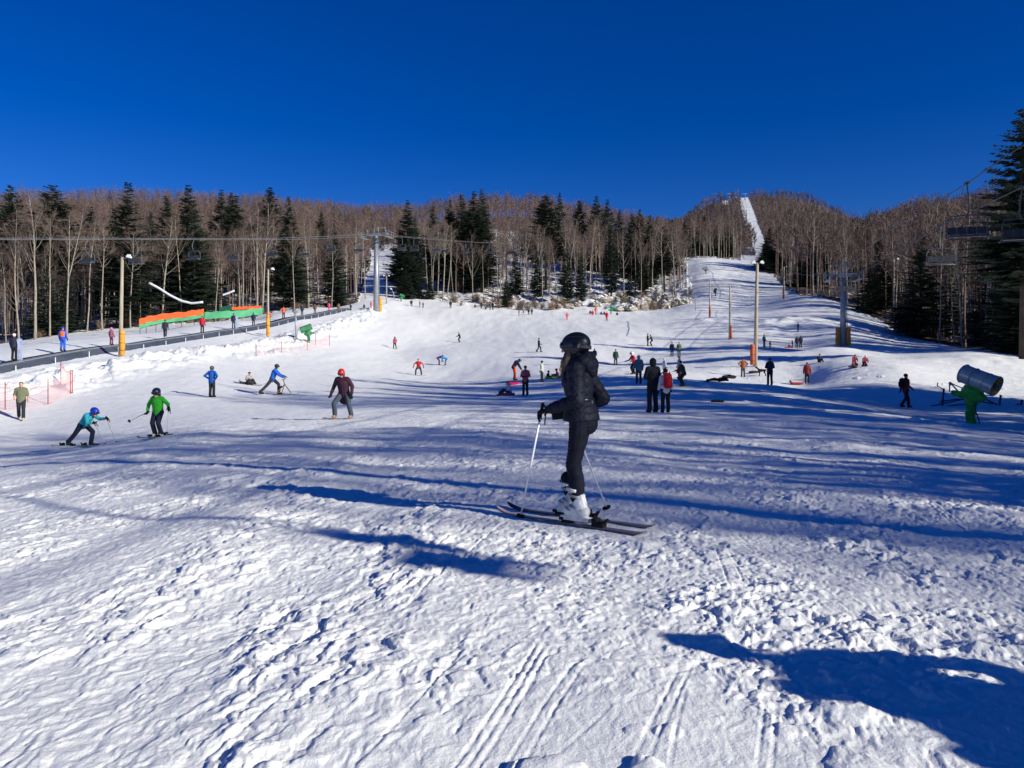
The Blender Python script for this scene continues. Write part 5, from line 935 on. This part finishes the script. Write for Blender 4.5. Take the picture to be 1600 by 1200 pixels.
root, J, S, x, yy, z = RP['greysit']; snowboard(x + .5, yy - .1, z, 0, 1.4, 'snowboard on the feet of the grey seated person', (44, 40, 48), None)
for key, lb in (('dark rider carrying a board under the green fence', 'upright pale snowboard held by the dark rider'), ('rider in dark jacket and white hat at the left end of the conveyor', 'upright snowboard held by the rider in the white hat')):
    root, J, S, x, yy, z = RP[key]; o = snowboard(x + .4, yy - .05, z + .75, 0, 1.45, lb, (150, 160, 190), None); o.rotation_euler = (0, rad(-86), rad(-70))
def snow_bike():
    root, J, S, x, yy, z = RP['bike']; o = empty('snow_bike', (x + .75, yy, z), rad(3), 'snow bike with a wooden frame and two short skis pushed by the person in blue', 'snow bike'); wd = mat('bike_wood', lin((150, 120, 96)), .5, .2, 5); bk = cloth((40, 40, 46))
    f = MB(); f.beam((-.42, 0, .12), (.05, 0, .62), .04, .05); f.beam((.05, 0, .62), (.42, 0, .10), .04, .05); f.beam((.05, 0, .62), (-.12, 0, .14), .04, .05); f.beam((-.42, 0, .12), (-.1, 0, .13), .04, .05); f.build('frame', wd, o, False)
    h = MB(); h.tube([(.05, 0, .6), (-.03, 0, .88)], .022, 8); h.tube([(-.03, -.3, .92), (-.03, 0, .88), (-.03, .3, .92)], .018, 8); h.build('handlebar', bk, o); s_ = MB(); s_.cap((-.28, 0, .46), (-.1, 0, .47), .06, .04, 1.3); s_.build('saddle', bk, o)
    p = MB(); p.tube([(-.2, 0, .44), (-.22, 0, .2)], .018, 8); p.build('seat_post', bk, o)
    for xx, nm in ((-.35, 'rear'), (.5, 'front')): q = MB(); q.beam((xx - .3, 0, .02), (xx + .28, 0, .02), .1, .015); q.beam((xx + .28, 0, .02), (xx + .4, 0, .09), .1, .015); q.build('ski', bk, o, False)
snow_bike()
print('people done', time.time() - T00)
# ------------------------------------------------------------------ lifts, poles, fences, machines
WOODP = mat('pole_wood', lin((166, 156, 136)), .8, .2, 2.5, .3, 10, stretch=(4, 4, .3)); STEEL = mat('galv_steel', (.30, .32, .34), .45, .15, 3, spec=.5, metal=.4); DARK = mat('dark_steel', (.05, .055, .065), .5, .2, 4, spec=.4); YEL = mat('pad_yellow', lin((222, 150, 52)), .7, .15, 3, .2, 10); ORG = mat('pad_orange', lin((184, 88, 58)), .7, .15, 3, .2, 10)
PADW = mat('lamp_white', (.75, .76, .78), .4, .05, 3)
def gpt(u, y): x = ux(u, y); return x, y, gz(x, y)
def light_pole(u, y, vtop, label, r=.13, lamp=1, pad=None, padh=1.9, padside=-1, lean=0., arm=.5, padm=None):
    x, y, z = gpt(u, y); h = ZC + (HZ - vtop) / F * y - z; o = empty('light_pole', (x, y, z), 0, label, 'light pole')
    MB().tube([(0, 0, -.4), (lean * h, 0, h)], [r * 1.25, r * .8], 12).build('pole', WOODP, o)
    if lamp:
        for sg in ((-1, 1) if lamp == 2 else (1,)):
            b = MB(); b.beam((lean * h, 0, h - .12), (lean * h + sg * arm, -.1, h - .02), .05, .05); b.build('arm', STEEL, o, False); l = MB(); l.box((lean * h + sg * (arm + .08), -.12, h + .02), (.34, .24, .14), 0, rotm(0, .25 * sg)); l.box((lean * h + sg * (arm + .08), -.12, h + .14), (.2, .2, .1)); lo = l.build('floodlight', PADW, o, False)
    if pad:
        p = MB(); n = 14
        p.tube([(padside * .17, -.05, .12), (padside * .17, -.05, .18), (padside * .17, -.05, padh), (padside * .17, -.05, padh + .08)], [.15, .2, .2, .15], n); p.build('crash_pad', padm or YEL, o)
        q = MB()
        for zz in (.5, padh * .55, padh - .2): q.tube([(padside * .17 + .205 * math.cos(t), -.05 + .205 * math.sin(t), zz) for t in np.linspace(0, 2 * math.pi, 15)], .02, 5)
        q.build('pad_strap', DARK, o)
    return o
light_pole(188, 58.5, 402, 'tall wooden light pole with a yellow crash pad at the left beside the conveyor', .13, 1, True, 1.95, 1, .02)
light_pole(419, 88, 421, 'thin wooden light pole with an orange crash pad half way up the conveyor', .10, 1, True, 2.5, 0, 0)
light_pole(604, 177, 431, 'small lamp pole right of the big lift tower', .13, 2, None)
light_pole(1180, 68, 411, 'tallest wooden light pole at the foot of the right slope with a red pad', .16, 2, True, 1.9, -1.6, .02, .3, ORG)
light_pole(1140, 115, 447, 'wooden pole with an orange pad in the middle of the right row', .14, 0, True, 2.1, 1, .01, padm=ORG)
light_pole(1109, 150, 436, 'thinnest wooden pole of the right row with a brown pad', .14, 0, True, 2.4, 0, .0, padm=ORG)
light_pole(1225, 180, 417, 'grey lamp pole far up the right slope', .2, 1, True, 2.5, -1, 0., padm=mat('pad_dull', lin((150, 110, 80)), .8))
light_pole(1087, 172, 462, 'short stick pole at the left edge of the right slope', .09, 0); light_pole(1397, 128, 405, 'bent lamp pole inside the shaded right wood', .1, 1); light_pole(1583, 90, 345, 'lamp pole among the shaded trees at the right margin', .09, 1)
light_pole(800 + F * 10 / 3.07, 3.07, HZ - 8 * F / 3.07, 'wooden light pole beyond the right edge of the view', .14, 1, None)
# bars between slope posts
for (u0, y0, v0, u1, y1, v1, lb) in ((1094, 152, 447, 1144, 116, 448, 'thin cable strung between two poles of the right row'), (1103, 285, 420, 1220, 182, 424, 'thin dark cable crossing the upper right slope')):
    a = np.array([ux(u0, y0), y0, ZC + (HZ - v0) / F * y0]); b = np.array([ux(u1, y1), y1, ZC + (HZ - v1) / F * y1]); m = MB(); m.tube([a, a * .7 + b * .3 - (0, 0, .15), a * .4 + b * .6 - (0, 0, .15), b], .05, 5); tag(m.build('cable', DARK), lb, 'cable')
# chairlifts
def chair_proto():
    o = empty('lift_chair', (0, 0, -50)); n = 4; W_ = 2.0; STEEL = mat('chair_steel_shaded', (.10, .11, .125), .5, .2, 4, spec=.4)  # chair steel darkened in colour to stand for the shade of the trees
    h = MB(); h.tube([(0, 0, 0), (0, -.12, -.35), (0, -.35, -.8), (0, -.38, -1.4), (0, -.1, -1.75)], [.04, .04, .045, .045, .04], 8); h.build('hanger', STEEL, o); g = MB(); g.box((0, 0, .02), (.16, .42, .14)); g.build('rope_grip', DARK, o, False)
    f = MB(); f.tube([(-W_ / 2, .05, -3.0), (-W_ / 2, .0, -2.1), (-W_ / 2 + .15, -.05, -1.78), (0, -.1, -1.72), (W_ / 2 - .15, -.05, -1.78), (W_ / 2, 0, -2.1), (W_ / 2, .05, -3.0)], .035, 7); f.tube([(-W_ / 2, .05, -3.0), (-W_ / 2, -.5, -2.95)], .035, 7); f.tube([(W_ / 2, .05, -3.0), (W_ / 2, -.5, -2.95)], .035, 7); f.tube([(-W_ / 2, .05, -3.0), (W_ / 2, .05, -3.0)], .03, 7); f.build('frame', STEEL, o)
    for k in range(n):
        x = (k - (n - 1) / 2) * .48; s = MB(); s.box((x, -.2, -2.87), (.45, .46, .07)); s.box((x, -.43, -2.9), (.45, .06, .09)); s.build('seat', DARK, o, False); b = MB(); b.box((x, .07, -2.55), (.45, .06, .42), 0, rotm(0, 0, -.15)); b.build('backrest', DARK, o, False)
    r = MB(); r.tube([(-W_ / 2 + .1, 0, -2.0), (-W_ / 2 + .15, -.35, -1.95), (W_ / 2 - .15, -.35, -1.95), (W_ / 2 - .1, 0, -2.0)], .022, 6)
    for x in (-.5, .5): r.tube([(x, -.35, -1.95), (x, -.38, -2.35)], .018, 6)
    r.build('safety_bar', STEEL, o); return o
LASTC = [None]; CH = chair_proto(); first = [True]
def chair(x, y, z, a, label, group):
    if first[0]: first[0] = False; CH.location = (x, y, z); CH.rotation_euler = (0, 0, a); o = CH
    else: o = clone(CH, (x, y, z), a)
    tag(o, label, 'lift chair', group); LASTC[0] = o
def rope(pts, label, r=.03, m_=None):
    m = MB(); m.tube(pts, r, 6); tag(m.build('haul_rope', m_ or DARK), label, 'rope')
# lift 1, from the left over the wood edge
A1, B1 = -80.6, .334; rz = lambda y: float(np.interp(y, (20, 60, 90, 107, 124, 141, 153, 170, 200, 240, 300, 360), (3.5 + ZC, ZC + .1737 * 60, ZC + .1737 * 90, ZC + .173 * 107, ZC + .1733 * 124, ZC + .1765 * 141, ZC + .179 * 153, ZC + .1745 * 170, ZC + .169 * 200, ZC + .166 * 240, ZC + .166 * 300, ZC + .17 * 360)))
ang1 = math.atan2(1, B1) - math.pi / 2; ys = [30, 45, 60, 75, 90, 107, 124, 141, 153, 162, 180, 200, 220, 240, 260, 300, 345]
rope([(A1 + B1 * y, y, rz(y)) for y in ys], 'near haul rope of the left chairlift, crossing the wood', .022, STEEL); rope([(A1 + B1 * y + 4.4, y, rz(y) - .15) for y in ys], 'second haul rope of the left chairlift, just under the first', .02, STEEL)
for k in range(12):
    y = 90 + 16.8 * k
    if y > 275: break
    nm = ('first', 'second', 'third', 'fourth', 'fifth', 'sixth', 'seventh', 'eighth', 'ninth', 'tenth', 'eleventh', 'twelfth')[k]
    if abs(y - 153) > 4: chair(A1 + B1 * y, y, rz(y), ang1, nm + ' empty chair from the left on the outer rope of the left lift', 'chairs of the left chairlift'); chair(A1 + B1 * (y + 1.5) + 4.4, y + 1.5, rz(y + 1.5) - .15, ang1 + math.pi, nm + ' empty chair from the left on the inner rope of the left lift', 'chairs of the left chairlift')
chair(A1 + B1 * 73, 73, rz(73), ang1, 'empty chair of the left lift beyond the left margin', 'chairs of the left chairlift')
def lift_tower(x, y, ztop, half, ang, label, r=.5, pads=False, far=False):
    z = gz(x, y); h = ztop - z; o = empty('lift_tower', (x, y, z), ang, label, 'lift tower'); MB().tube([(0, 0, -.5), (0, 0, h - .1)], [r, r * .62], 14).build('mast', STEEL, o)
    c = MB(); c.beam((-half, 0, h + .25), (half, 0, h + .25), .35, .4, (0, 0, 1)); c.build('crossarm', STEEL, o, False)
    for sg in (-1, 1):
        s = MB(); x0 = sg * (half - .5); s.beam((x0, -1.6, h + .02), (x0, 1.6, h + .02), .12, .14)
        s.build('sheave_beam', DARK, o, False)
        for k in range(6):
            q = MB(); yy = -1.5 + k * .6; q.tube([(x0 - .06, yy, h - .05), (x0 + .06, yy, h - .05)], .2, 12); q.build('sheave', DARK, o)
        if not far:
            w = MB(); w.box((x0 + sg * .7, 0, h - .45), (.6, 3.2, .04))
            for yy in (-1.55, -.5, .5, 1.55): w.beam((x0 + sg * 1.0, yy, h - .45), (x0 + sg * 1.0, yy, h + .65), .04, .04)
            w.beam((x0 + sg * 1.0, -1.55, h + .65), (x0 + sg * 1.0, 1.55, h + .65), .04, .04); w.beam((x0 + sg * 1.0, -1.55, h + .1), (x0 + sg * 1.0, 1.55, h + .1), .03, .03); w.build('walkway', STEEL, o, False)
    if not far:
        g = MB(); g.tube([(-.5, 0, h + .4), (-.45, 0, h + 1.9), (.45, 0, h + 1.9), (.5, 0, h + .4)], .06, 6); g.tube([(-half + .5, 0, h + .4), (-half + .5, 0, h + 1.5)], .05, 6); g.tube([(half - .5, 0, h + .4), (half - .5, 0, h + 1.5)], .05, 6); g.tube([(-half + .5, 0, h + 1.5), (half - .5, 0, h + 1.5)], .05, 6); g.build('lifting_frame', STEEL, o)
        l = MB(); l.tube([(r + .1, -.18, 1.5), (r * .75, -.18, h - .4)], .03, 5); l.tube([(r + .1, .18, 1.5), (r * .75, .18, h - .4)], .03, 5)
        for k in range(int(h / .45) - 3): zz = 1.6 + k * .45; l.tube([(r + .1 - .1 * zz / h, -.18, zz), (r + .1 - .1 * zz / h, .18, zz)], .018, 4)
        l.build('ladder', STEEL, o)
    if pads:
        for sg in (-1, 1): p = MB(); p.tube([(sg * (r + .22), -.1, .05), (sg * (r + .22), -.1, .12), (sg * (r + .18), -.1, 2.3), (sg * (r + .18), -.1, 2.4)], [.2, .28, .28, .2], 12); p.build('crash_pad', mat('pad_dark_yellow', lin((190, 130, 50)), .7), o)
    return o
lift_tower(A1 + B1 * 153 + 2.0, 153, rz(153) - .3, 2.6, ang1, 'tall grey steel tower of the left chairlift at the top of the conveyor', .62)
x, y, z = hit(594, 487, 60); o = empty('crash_pad', (x, y, z), 0, 'yellow crash mat standing right of the big lift tower', 'crash mat'); p = MB(); p.tube([(0, 0, 0), (0, 0, .1), (0, 0, 2.7), (0, 0, 2.8)], [.3, .4, .4, .3], 12); p.build('mat_body', YEL, o); p = MB(); p.tube([(.42 * math.cos(t), .42 * math.sin(t), 1.4) for t in np.linspace(0, 6.28, 13)], .03, 5); p.build('strap', DARK, o)
# lift 2, on the right
r2 = lambda y: float(np.interp(y, (-20, -1.92, 20, 35.4, 41, 58, 75, 96, 130, 160), (7.5, 9.03, 10.6, ZC + 332 / F * 35.4, ZC + .2458 * 41, ZC + .190 * 58, ZC + .150 * 75, ZC + .1243 * 96, ZC + .125 * 130, ZC + .13 * 160)))
ang2 = math.atan2(1, .285) - math.pi / 2; ys = [-20, 0, 20, 30, 35.4, 41, 50, 58, 66, 75, 85, 96, 110, 130, 160]; x2 = lambda y: 24.7 + (y - 41) * .285
rope([(x2(y), y, r2(y)) for y in ys], 'dark haul rope of the right chairlift rising to the upper right'); rope([(x2(y) + 3.4, y, r2(y)) for y in ys], 'outer haul rope of the right chairlift')
for y, lb in ((41, 'large empty chair hanging high at the right against the sky'), (83, 'small empty chair beside the right lift tower'), (20, 'empty chair of the right lift beyond the right margin')): chair(x2(y), y, r2(y), ang2, lb, 'chairs of the right chairlift')
for y, lb in ((42, 'chair cut by the right margin of the view'), (58, 'outer small chair of the right lift in the shade')): chair(x2(y) + 3.4, y, r2(y), ang2 + math.pi, lb, 'chairs of the right chairlift')
chair(x2(-1.92), -1.92, 9.03, ang2, 'chair of the right lift near its lower station beyond the view', 'chairs of the right chairlift'); LASTC[0].scale = (.5, 1, 1)  # unseen chair, added and narrowed to drop a shadow patch on the near snow
lift_tower(x2(96) + 1.7, 96, r2(96) - .2, 1.6, ang2, 'grey tower of the right chairlift with yellow padded foot', .42, True)
# mountain lift
for u, y, vt, lb in ((1174, 560, 388, 'lowest dark tower of the mountain lift'), (1168, 800, 358, 'second dark tower of the mountain lift'), (1166, 1050, 328, 'third dark tower of the mountain lift'), (1140, 1290, 303, 'left tower on the mountain summit'), (1164, 1290, 303, 'right tower on the mountain summit')):
    x, y_, z = gpt(u, y); lift_tower(x, y, ZC + (HZ - vt) / F * y, 5, .1, lb, .55 if y < 1000 else .9, far=True)
rope([(ux(u, y), y, ZC + (HZ - v) / F * y) for u, y, v in ((1190, 420, 396), (1174, 560, 388), (1171, 680, 374), (1168, 800, 358), (1166, 1050, 328), (1164, 1290, 303))], 'haul rope of the mountain lift', .12)
o = empty('summit_hut', gpt(1153, 1296), 0, 'small dark hut between the two summit towers', 'hut', s=.5); b = MB(); b.box((0, 0, 4), (16, 8, 9)); b.build('wall', DARK, o, False); b = MB(); b.add([(-9, -5, 8.5), (9, -5, 8.5), (9, 5, 8.5), (-9, 5, 8.5), (-9, 0, 12), (9, 0, 12)], [(0, 1, 5, 4), (2, 3, 4, 5), (0, 4, 3), (1, 2, 5), (3, 2, 1, 0)]); b.build('roof', mat('snow_roof', (.8, .83, .87), .7, .05), o, False)
# ski conveyor
def conveyor():
    o = empty('ski_conveyor', (-33.2, 45, 0), 0, 'long ski conveyor belt with grey side panels climbing the slope at the left', 'conveyor'); ys = np.linspace(36, 151, 60); zb = base(np.full(60, -33.2), ys)
    def strip(name, prof, m):
        V = []; n = len(prof)
        for y, z in zip(ys, zb): V += [(px, y - 45, z + pz) for px, pz in prof]
        Fc = [(i * n + k, i * n + (k + 1) % n, (i + 1) * n + (k + 1) % n, (i + 1) * n + k) for i in range(59) for k in range(n)] + [tuple(range(n))[::-1], tuple(59 * n + k for k in range(n))]; return mesh_obj(name, V, Fc, m, o)
    strip('belt', [(-.3, .22), (.3, .22), (.3, .30), (-.3, .30)], mat('rubber', (.012, .012, .014), .8, .3, 3)); strip('side_panel', [(.35, -.5), (1.35, -.55), (1.32, -.15), (.55, .27), (.35, .27)], mat('panel_grey', (.075, .09, .115), .5, .2, .7, .2, 3, spec=.4)); strip('side_panel', [(-.9, -.3), (-.35, -.3), (-.35, .26), (-.9, .2)], MATS['panel_grey']); strip('edge_strip', [(.36, .28), (.62, .24), (.62, .30), (.36, .34)], STEEL)
    for y in np.arange(40, 150, 4.2):
        z = float(base(np.array([-33.2]), np.array([y]))[0]); m = MB(); m.tube([(1.4, y - 45, z - .6), (1.4, y - 45, z + .25)], .03, 6); m.build('marker_post', PADW, o)
conveyor()
# curved orange and green fences behind the conveyor
def curve_fence(pts, h1, h2, label, m1, m2, thick=.25):
    P_ = [np.array([ux(u, y), y, 0]) for u, y, v in pts]; zs = [ZC + (HZ - v) / F * y for u, y, v in pts]; x0, y0, z0 = P_[0][0], P_[0][1], zs[0]; o = empty('padded_fence', (x0, y0, z0), 0, label, 'padded fence')
    t = np.linspace(0, len(pts) - 1, 30); X = np.interp(t, range(len(pts)), [p[0] for p in P_]); Y = np.interp(t, range(len(pts)), [p[1] for p in P_]); Z = np.interp(t, range(len(pts)), zs)
    for nm, a, b, m in (('lower_band', 0, h1, m1), ('upper_band', h1 + .01, h2, m2)):
        if b - a < .05: continue
        V = []
        for i in range(30):
            sag = .06 * math.sin(i * 1.1); y_ = thick / 2; V += [(X[i] - x0, Y[i] - y0 - y_, Z[i] - z0 + a), (X[i] - x0, Y[i] - y0 - y_ * .7, Z[i] - z0 + b + sag), (X[i] - x0, Y[i] - y0 + y_, Z[i] - z0 + b + sag), (X[i] - x0, Y[i] - y0 + y_, Z[i] - z0 + a)]
        Fc = [(i * 4 + k, i * 4 + (k + 1) % 4, (i + 1) * 4 + (k + 1) % 4, (i + 1) * 4 + k) for i in range(29) for k in range(4)] + [(3, 2, 1, 0), (116, 117, 118, 119)]; mesh_obj(nm, V, Fc, m, o)
    for i in range(0, 30, 5): p = MB(); p.tube([(X[i] - x0, Y[i] - y0 + thick * .5, Z[i] - z0 - 1.2), (X[i] - x0, Y[i] - y0 + thick * .5, Z[i] - z0 + h2)], .04, 6); p.build('post', DARK, o)
fo_ = mat('fabric_orange', lin((222, 92, 44)), .8, .12, .8, .3, 3); fg_ = mat('fabric_green', lin((78, 156, 112)), .8, .15, .8, .3, 3); fd_ = mat('fabric_dark_green', lin((40, 90, 70)), .8, .15, .8)
curve_fence([(218, 94, 514), (232, 95, 509), (260, 98, 504), (290, 102, 501), (318, 106, 496)], .45, 1.2, 'curved orange padded fence with green lower band above the conveyor', fg_, fo_)
curve_fence([(320, 108, 499), (345, 109, 497), (375, 112, 496), (410, 115, 491)], 1.0, 1.05, 'long green fabric fence right of the orange one', fg_, fg_)
curve_fence([(363, 122, 485), (385, 123, 484), (408, 124, 483)], .05, .55, 'short orange padded fence behind the green fence', fd_, fo_); curve_fence([(343, 124, 488), (352, 124, 486), (364, 124, 484)], .8, .85, 'short dark green fence left of the short orange one', fd_, fd_)
def hose(pts, label, r=.17): m = MB(); t = np.linspace(0, len(pts) - 1, 20); A = np.array([[ux(u, y), y, ZC + (HZ - v) / F * y] for u, y, v in pts]); m.tube([[np.interp(q, range(len(pts)), A[:, k]) for k in range(3)] for q in t], r, 8); o = m.build('snow_pipe', PADW); tag(o, label, 'pipe')
hose([(233, 118, 442), (248, 118, 450), (265, 118, 461), (283, 118, 470), (300, 118, 474), (317, 118, 472)], 'long white sagging pipe hanging among the trunks above the orange fence'); hose([(348, 122, 461), (357, 122, 458), (366, 122, 454)], 'short white pipe among the trunks above the green fence')
# loudspeaker post
x, y, z = hit(463, 531, 40); o = empty('speaker_post', (x, y, z), 0, 'grey post with a round drum head beside the green snow gun', 'post'); h = 43 * y / F; MB().tube([(0, 0, 0), (-.12, 0, h)], [.12, .1], 10).build('post', STEEL, o); q = MB(); q.tube([(-.4, 0, h + .02), (-.35, 0, h + .1), (.15, 0, h + .2), (.2, 0, h + .12)], [.12, .26, .26, .12], 12); q.build('drum_head', STEEL, o)
# snow guns
def snow_cannon(x, y, z, s, label, face=-58, body=(176, 178, 168), base_c=(50, 150, 50), full=True):
    o = empty('snow_cannon', (x, y, z), rad(face), label, 'snow cannon', None, s); bm = mat('cannon_%d_%d_%d' % body, lin(body), .22, .15, 3, .1, 8, metal=.25, spec=.5) if full else mat('cannon_%d_%d_%d' % body, lin(body), .6, .2, 3); gm = mat('cover_%d_%d_%d' % base_c, lin(base_c), .6, .3, 4, .6, 9, spec=.4)
    R = rotm(0, rad(22), 0); c = np.array((.33, 0, 1.92)); ax = R @ np.array((1, 0, 0)); prof = [(-.82, .34), (-.78, .40), (-.70, .42), (-.3, .41), (.45, .43), (.70, .455), (.74, .47), (.78, .455)]
    b = MB(); b.tube([c + ax * t for t, r in prof], [r for t, r in prof], 28, cap=False); b.tube([c + ax * t for t, r in prof[::-1]], [r - .04 for t, r in prof[::-1]], 28, cap=False); b.build('barrel', bm, o)
    r_ = MB()
    for t in (-.72, -.25, .35, .72): e1, e2, _ = frame(ax); r_.tube([c + ax * t + (e1 * math.cos(q) + e2 * math.sin(q)) * .43 for q in np.linspace(0, 6.28, 29)], .018, 5)
    r_.build('barrel_ring', STEEL, o); g = MB()
    for q in np.linspace(0, 6.28, 13)[:-1]: e1, e2, _ = frame(ax); d = e1 * math.cos(q) + e2 * math.sin(q); g.beam(c + ax * .70 + d * .08, c + ax * .70 + d * .42, .012, .05, tuple(ax))
    g.build('fan_grille', YEL if full else gm, o, False); hb = MB(); hb.tube([c + ax * .4, c + ax * .72, c + ax * .76], [.13, .12, .04], 12); hb.build('fan_hub', DARK, o)
    m = MB(); m.cap((0, 0, 1.0), (.05, 0, 1.35), .30, .38, .9); m.cap((-.35, 0, 1.25), (.3, 0, 1.15), .24, .30, .8); m.cap((-.75, 0, 1.30), (-.3, 0, 1.25), .15, .22, .8); m.cap((.38, 0, 1.35), (.52, 0, 1.55), .12, .1); m.cap((0, 0, 1.0), (-.05, 0, .5), .24, .19); m.cap((-.05, 0, .5), (-.02, 0, .04), .19, .2)
    def wr(me):
        n = len(me.vertices); V = np.empty(n * 3); me.vertices.foreach_get('co', V); V = V.reshape(-1, 3); N = np.empty(n * 3); me.vertices.foreach_get('normal', N); N = N.reshape(-1, 3); h = .03 * np.sin(V[:, 0] * 9 + 4 * np.sin(V[:, 2] * 5)) * np.sin(V[:, 1] * 12 + V[:, 2] * 6); me.vertices.foreach_set('co', (V + N * h[:, None]).ravel()); me.update()
    m.build('green_cover', gm, o, voxel=.035, iters=2, post=wr)
    if full:
        n = MB(); n.tube([(-.6, 0, 1.4), (-.9, 0, 1.75), (-1.0, .1, 1.7)], .035, 7); n.tube([(-.85, -.2, 1.35), (-.9, -.1, 1.8)], .03, 7); n.ell((-.98, .1, 1.72), (.07, .07, .09)); n.tube([(-.9, -.1, 1.78), (-.55, -.1, 1.62), (-.3, 0, 1.5)], .025, 7); n.build('valve', STEEL, o)
        c_ = MB(); c_.tube([(.2, -.15, .9), (.28, -.2, .5), (.38, -.2, .25), (.42, -.15, 0)], .03, 7); c_.build('cable', DARK, o); s_ = MB(); s_.cap((-.35, 0, 1.45), (-.15, .15, 1.75), .10, .12); s_.build('mount_arm', bm, o)
    return o
x, y, z = hit(1518, 661, 15, 60); snow_cannon(x, y, z, .86, 'large silver snow cannon on a green wrapped stand at the right')
def barrier():
    x, y, z = hit(1515, 634, 20, 70); o = empty('pipe_barrier', (x, y, z), rad(-6), 'low dark pipe barrier on the snow behind the large snow cannon', 'barrier'); s = y / F; m = MB()
    L = lambda du, dz: (du * s, 0, dz * s)
    m.tube([L(-44, 6), L(-20, 10), L(10, 8), L(34, 3)], .04, 6); m.tube([L(-62, -2), L(-36, 4), L(-10, 10), L(10, 9)], .035, 6); m.tube([L(-44, -2), L(-10, 2), L(6, 2)], .035, 6); m.tube([L(15, 14), L(40, 2)], .04, 6); m.tube([L(40, -1), L(60, -1), L(73, 3)], .03, 6); m.build('rail', mat('barrier_blue', lin((50, 60, 84)), .5), o)
    for du, h in ((-41, 27), (43, 17), (74, 10)): q = MB(); q.tube([L(du, -6), L(du + 3, h)], .055, 7); q.build('post', MATS['barrier_blue'], o)
    q = MB(); q.tube([L(-40, 26), L(-48, 31), L(-47, 36)], .03, 6); q.build('hook', MATS['barrier_blue'], o)
barrier()
x, y, z = hit(482, 536, 60); snow_cannon(x, y, z, .85, 'green covered snow gun between the light pole and the upper net', 200, (52, 120, 76), (46, 116, 72), False)
x, y, z = hit(627, 471, 100); snow_cannon(x, y, z, .75, 'tiny green covered snow gun at the mouth of the shaded side run', 0, (50, 140, 90), (50, 130, 84), False)
x, y, z = hit(955, 491, 100); snow_cannon(x, y, z, .8, 'tiny green covered snow gun in the far right group', 0, (50, 140, 90), (50, 130, 84), False)
x, y, z = hit(1118, 463, 100); snow_cannon(x, y, z, .8, 'tiny dark green snow gun alone on the right slope', 90, (40, 90, 70), (30, 80, 60), False); x, y, z = hit(1103, 428, 150); snow_cannon(x, y, z, 1., 'tiny grey green snow gun at the top of the right slope', 180, (120, 130, 130), (70, 100, 80), False)
x, y, z = hit(616, 468, 100); o = empty('snow_lance', (x, y, z), 0, 'thin snow lance leaning beside the small lamp pole', 'snow lance'); MB().tube([(0, 0, 0), (-.2, 0, 1.6), (-.7, 0, 2.6)], .1, 7).build('lance', STEEL, o); q = MB(); q.cap((-.7, 0, 2.6), (-1.0, 0, 2.8), .16, .14); q.build('nozzle_head', PADW, o)
x, y, z = hit(604, 466, 100); 
# safety nets
NETM = mat('net_pink', lin((236, 168, 166)), .8, .1, 4); NPOST = mat('net_post', lin((150, 40, 44)), .6, .1, 3)
def net(pts, h, label, cell=.16, sag=.1, group=None, tall=None):
    base_p = [hit(u, v, 20) for u, v in pts]; x0, y0, z0 = base_p[0]; o = empty('safety_net', (x0, y0, z0), 0, label, 'safety net', group); m = MB()
    for (x1, y1, z1), (x2_, y2, z2), hA, hB in zip(base_p[:-1], base_p[1:], (tall or [h] * len(pts))[:-1], (tall or [h] * len(pts))[1:]):
        L = math.hypot(x2_ - x1, y2 - y1); nx = max(2, int(L / cell)); nz = int(h / cell); d = np.array([(x2_ - x1), (y2 - y1), 0])
        def pt(a, b): s = sag * math.sin(a * math.pi); return np.array([x1 - x0, y1 - y0, z1 - z0]) + d * a + np.array([0, 0, (z2 - z1) * a + (hA + (hB - hA) * a) * b - s * (b if b > .5 else 1 - b) * 1.2 + .05])
        for i in range(nz + 1): m.tube([pt(a, i / nz) for a in np.linspace(0, 1, 9)], .006 if 0 < i < nz else .014, 3, cap=False)
        for i in range(nx + 1): m.tube([pt(i / nx, 0), pt(i / nx, 1)], .005, 3, cap=False)
    m.build('mesh', NETM, o, False)
    for (x, y, z), hh in zip(base_p, tall or [h] * len(pts)): p = MB(); p.tube([(x - x0, y - y0, z - z0 - .1), (x - x0, y - y0, z - z0 + hh + .25)], .025, 6); p.build('post', NPOST, o)
net([(-40, 650), (8, 641), (75, 632), (110, 616)], 1.15, 'pink safety net on thin posts behind the man in the T-shirt', .14); net([(95, 600), (113, 615)], 1.1, 'folded end of the pink safety net at the foot of the bank', .1)
net([(400, 558), (440, 552), (480, 548), (515, 541)], .9, 'faint pink safety net below the green snow gun', .3); net([(493, 541), (515, 541)], 1.2, 'upright end of the faint upper net', .2)
flush()
for root_, f_ in TWIST:
    for ch in list(root_.children_recursive):
        if ch.type == 'MESH':
            n_ = len(ch.data.vertices); V_ = np.empty(n_ * 3); ch.data.vertices.foreach_get('co', V_); V_ = np.array([f_(q) for q in V_.reshape(-1, 3)]); ch.data.vertices.foreach_set('co', V_.ravel()); ch.data.update()
print('all', time.time() - T00)
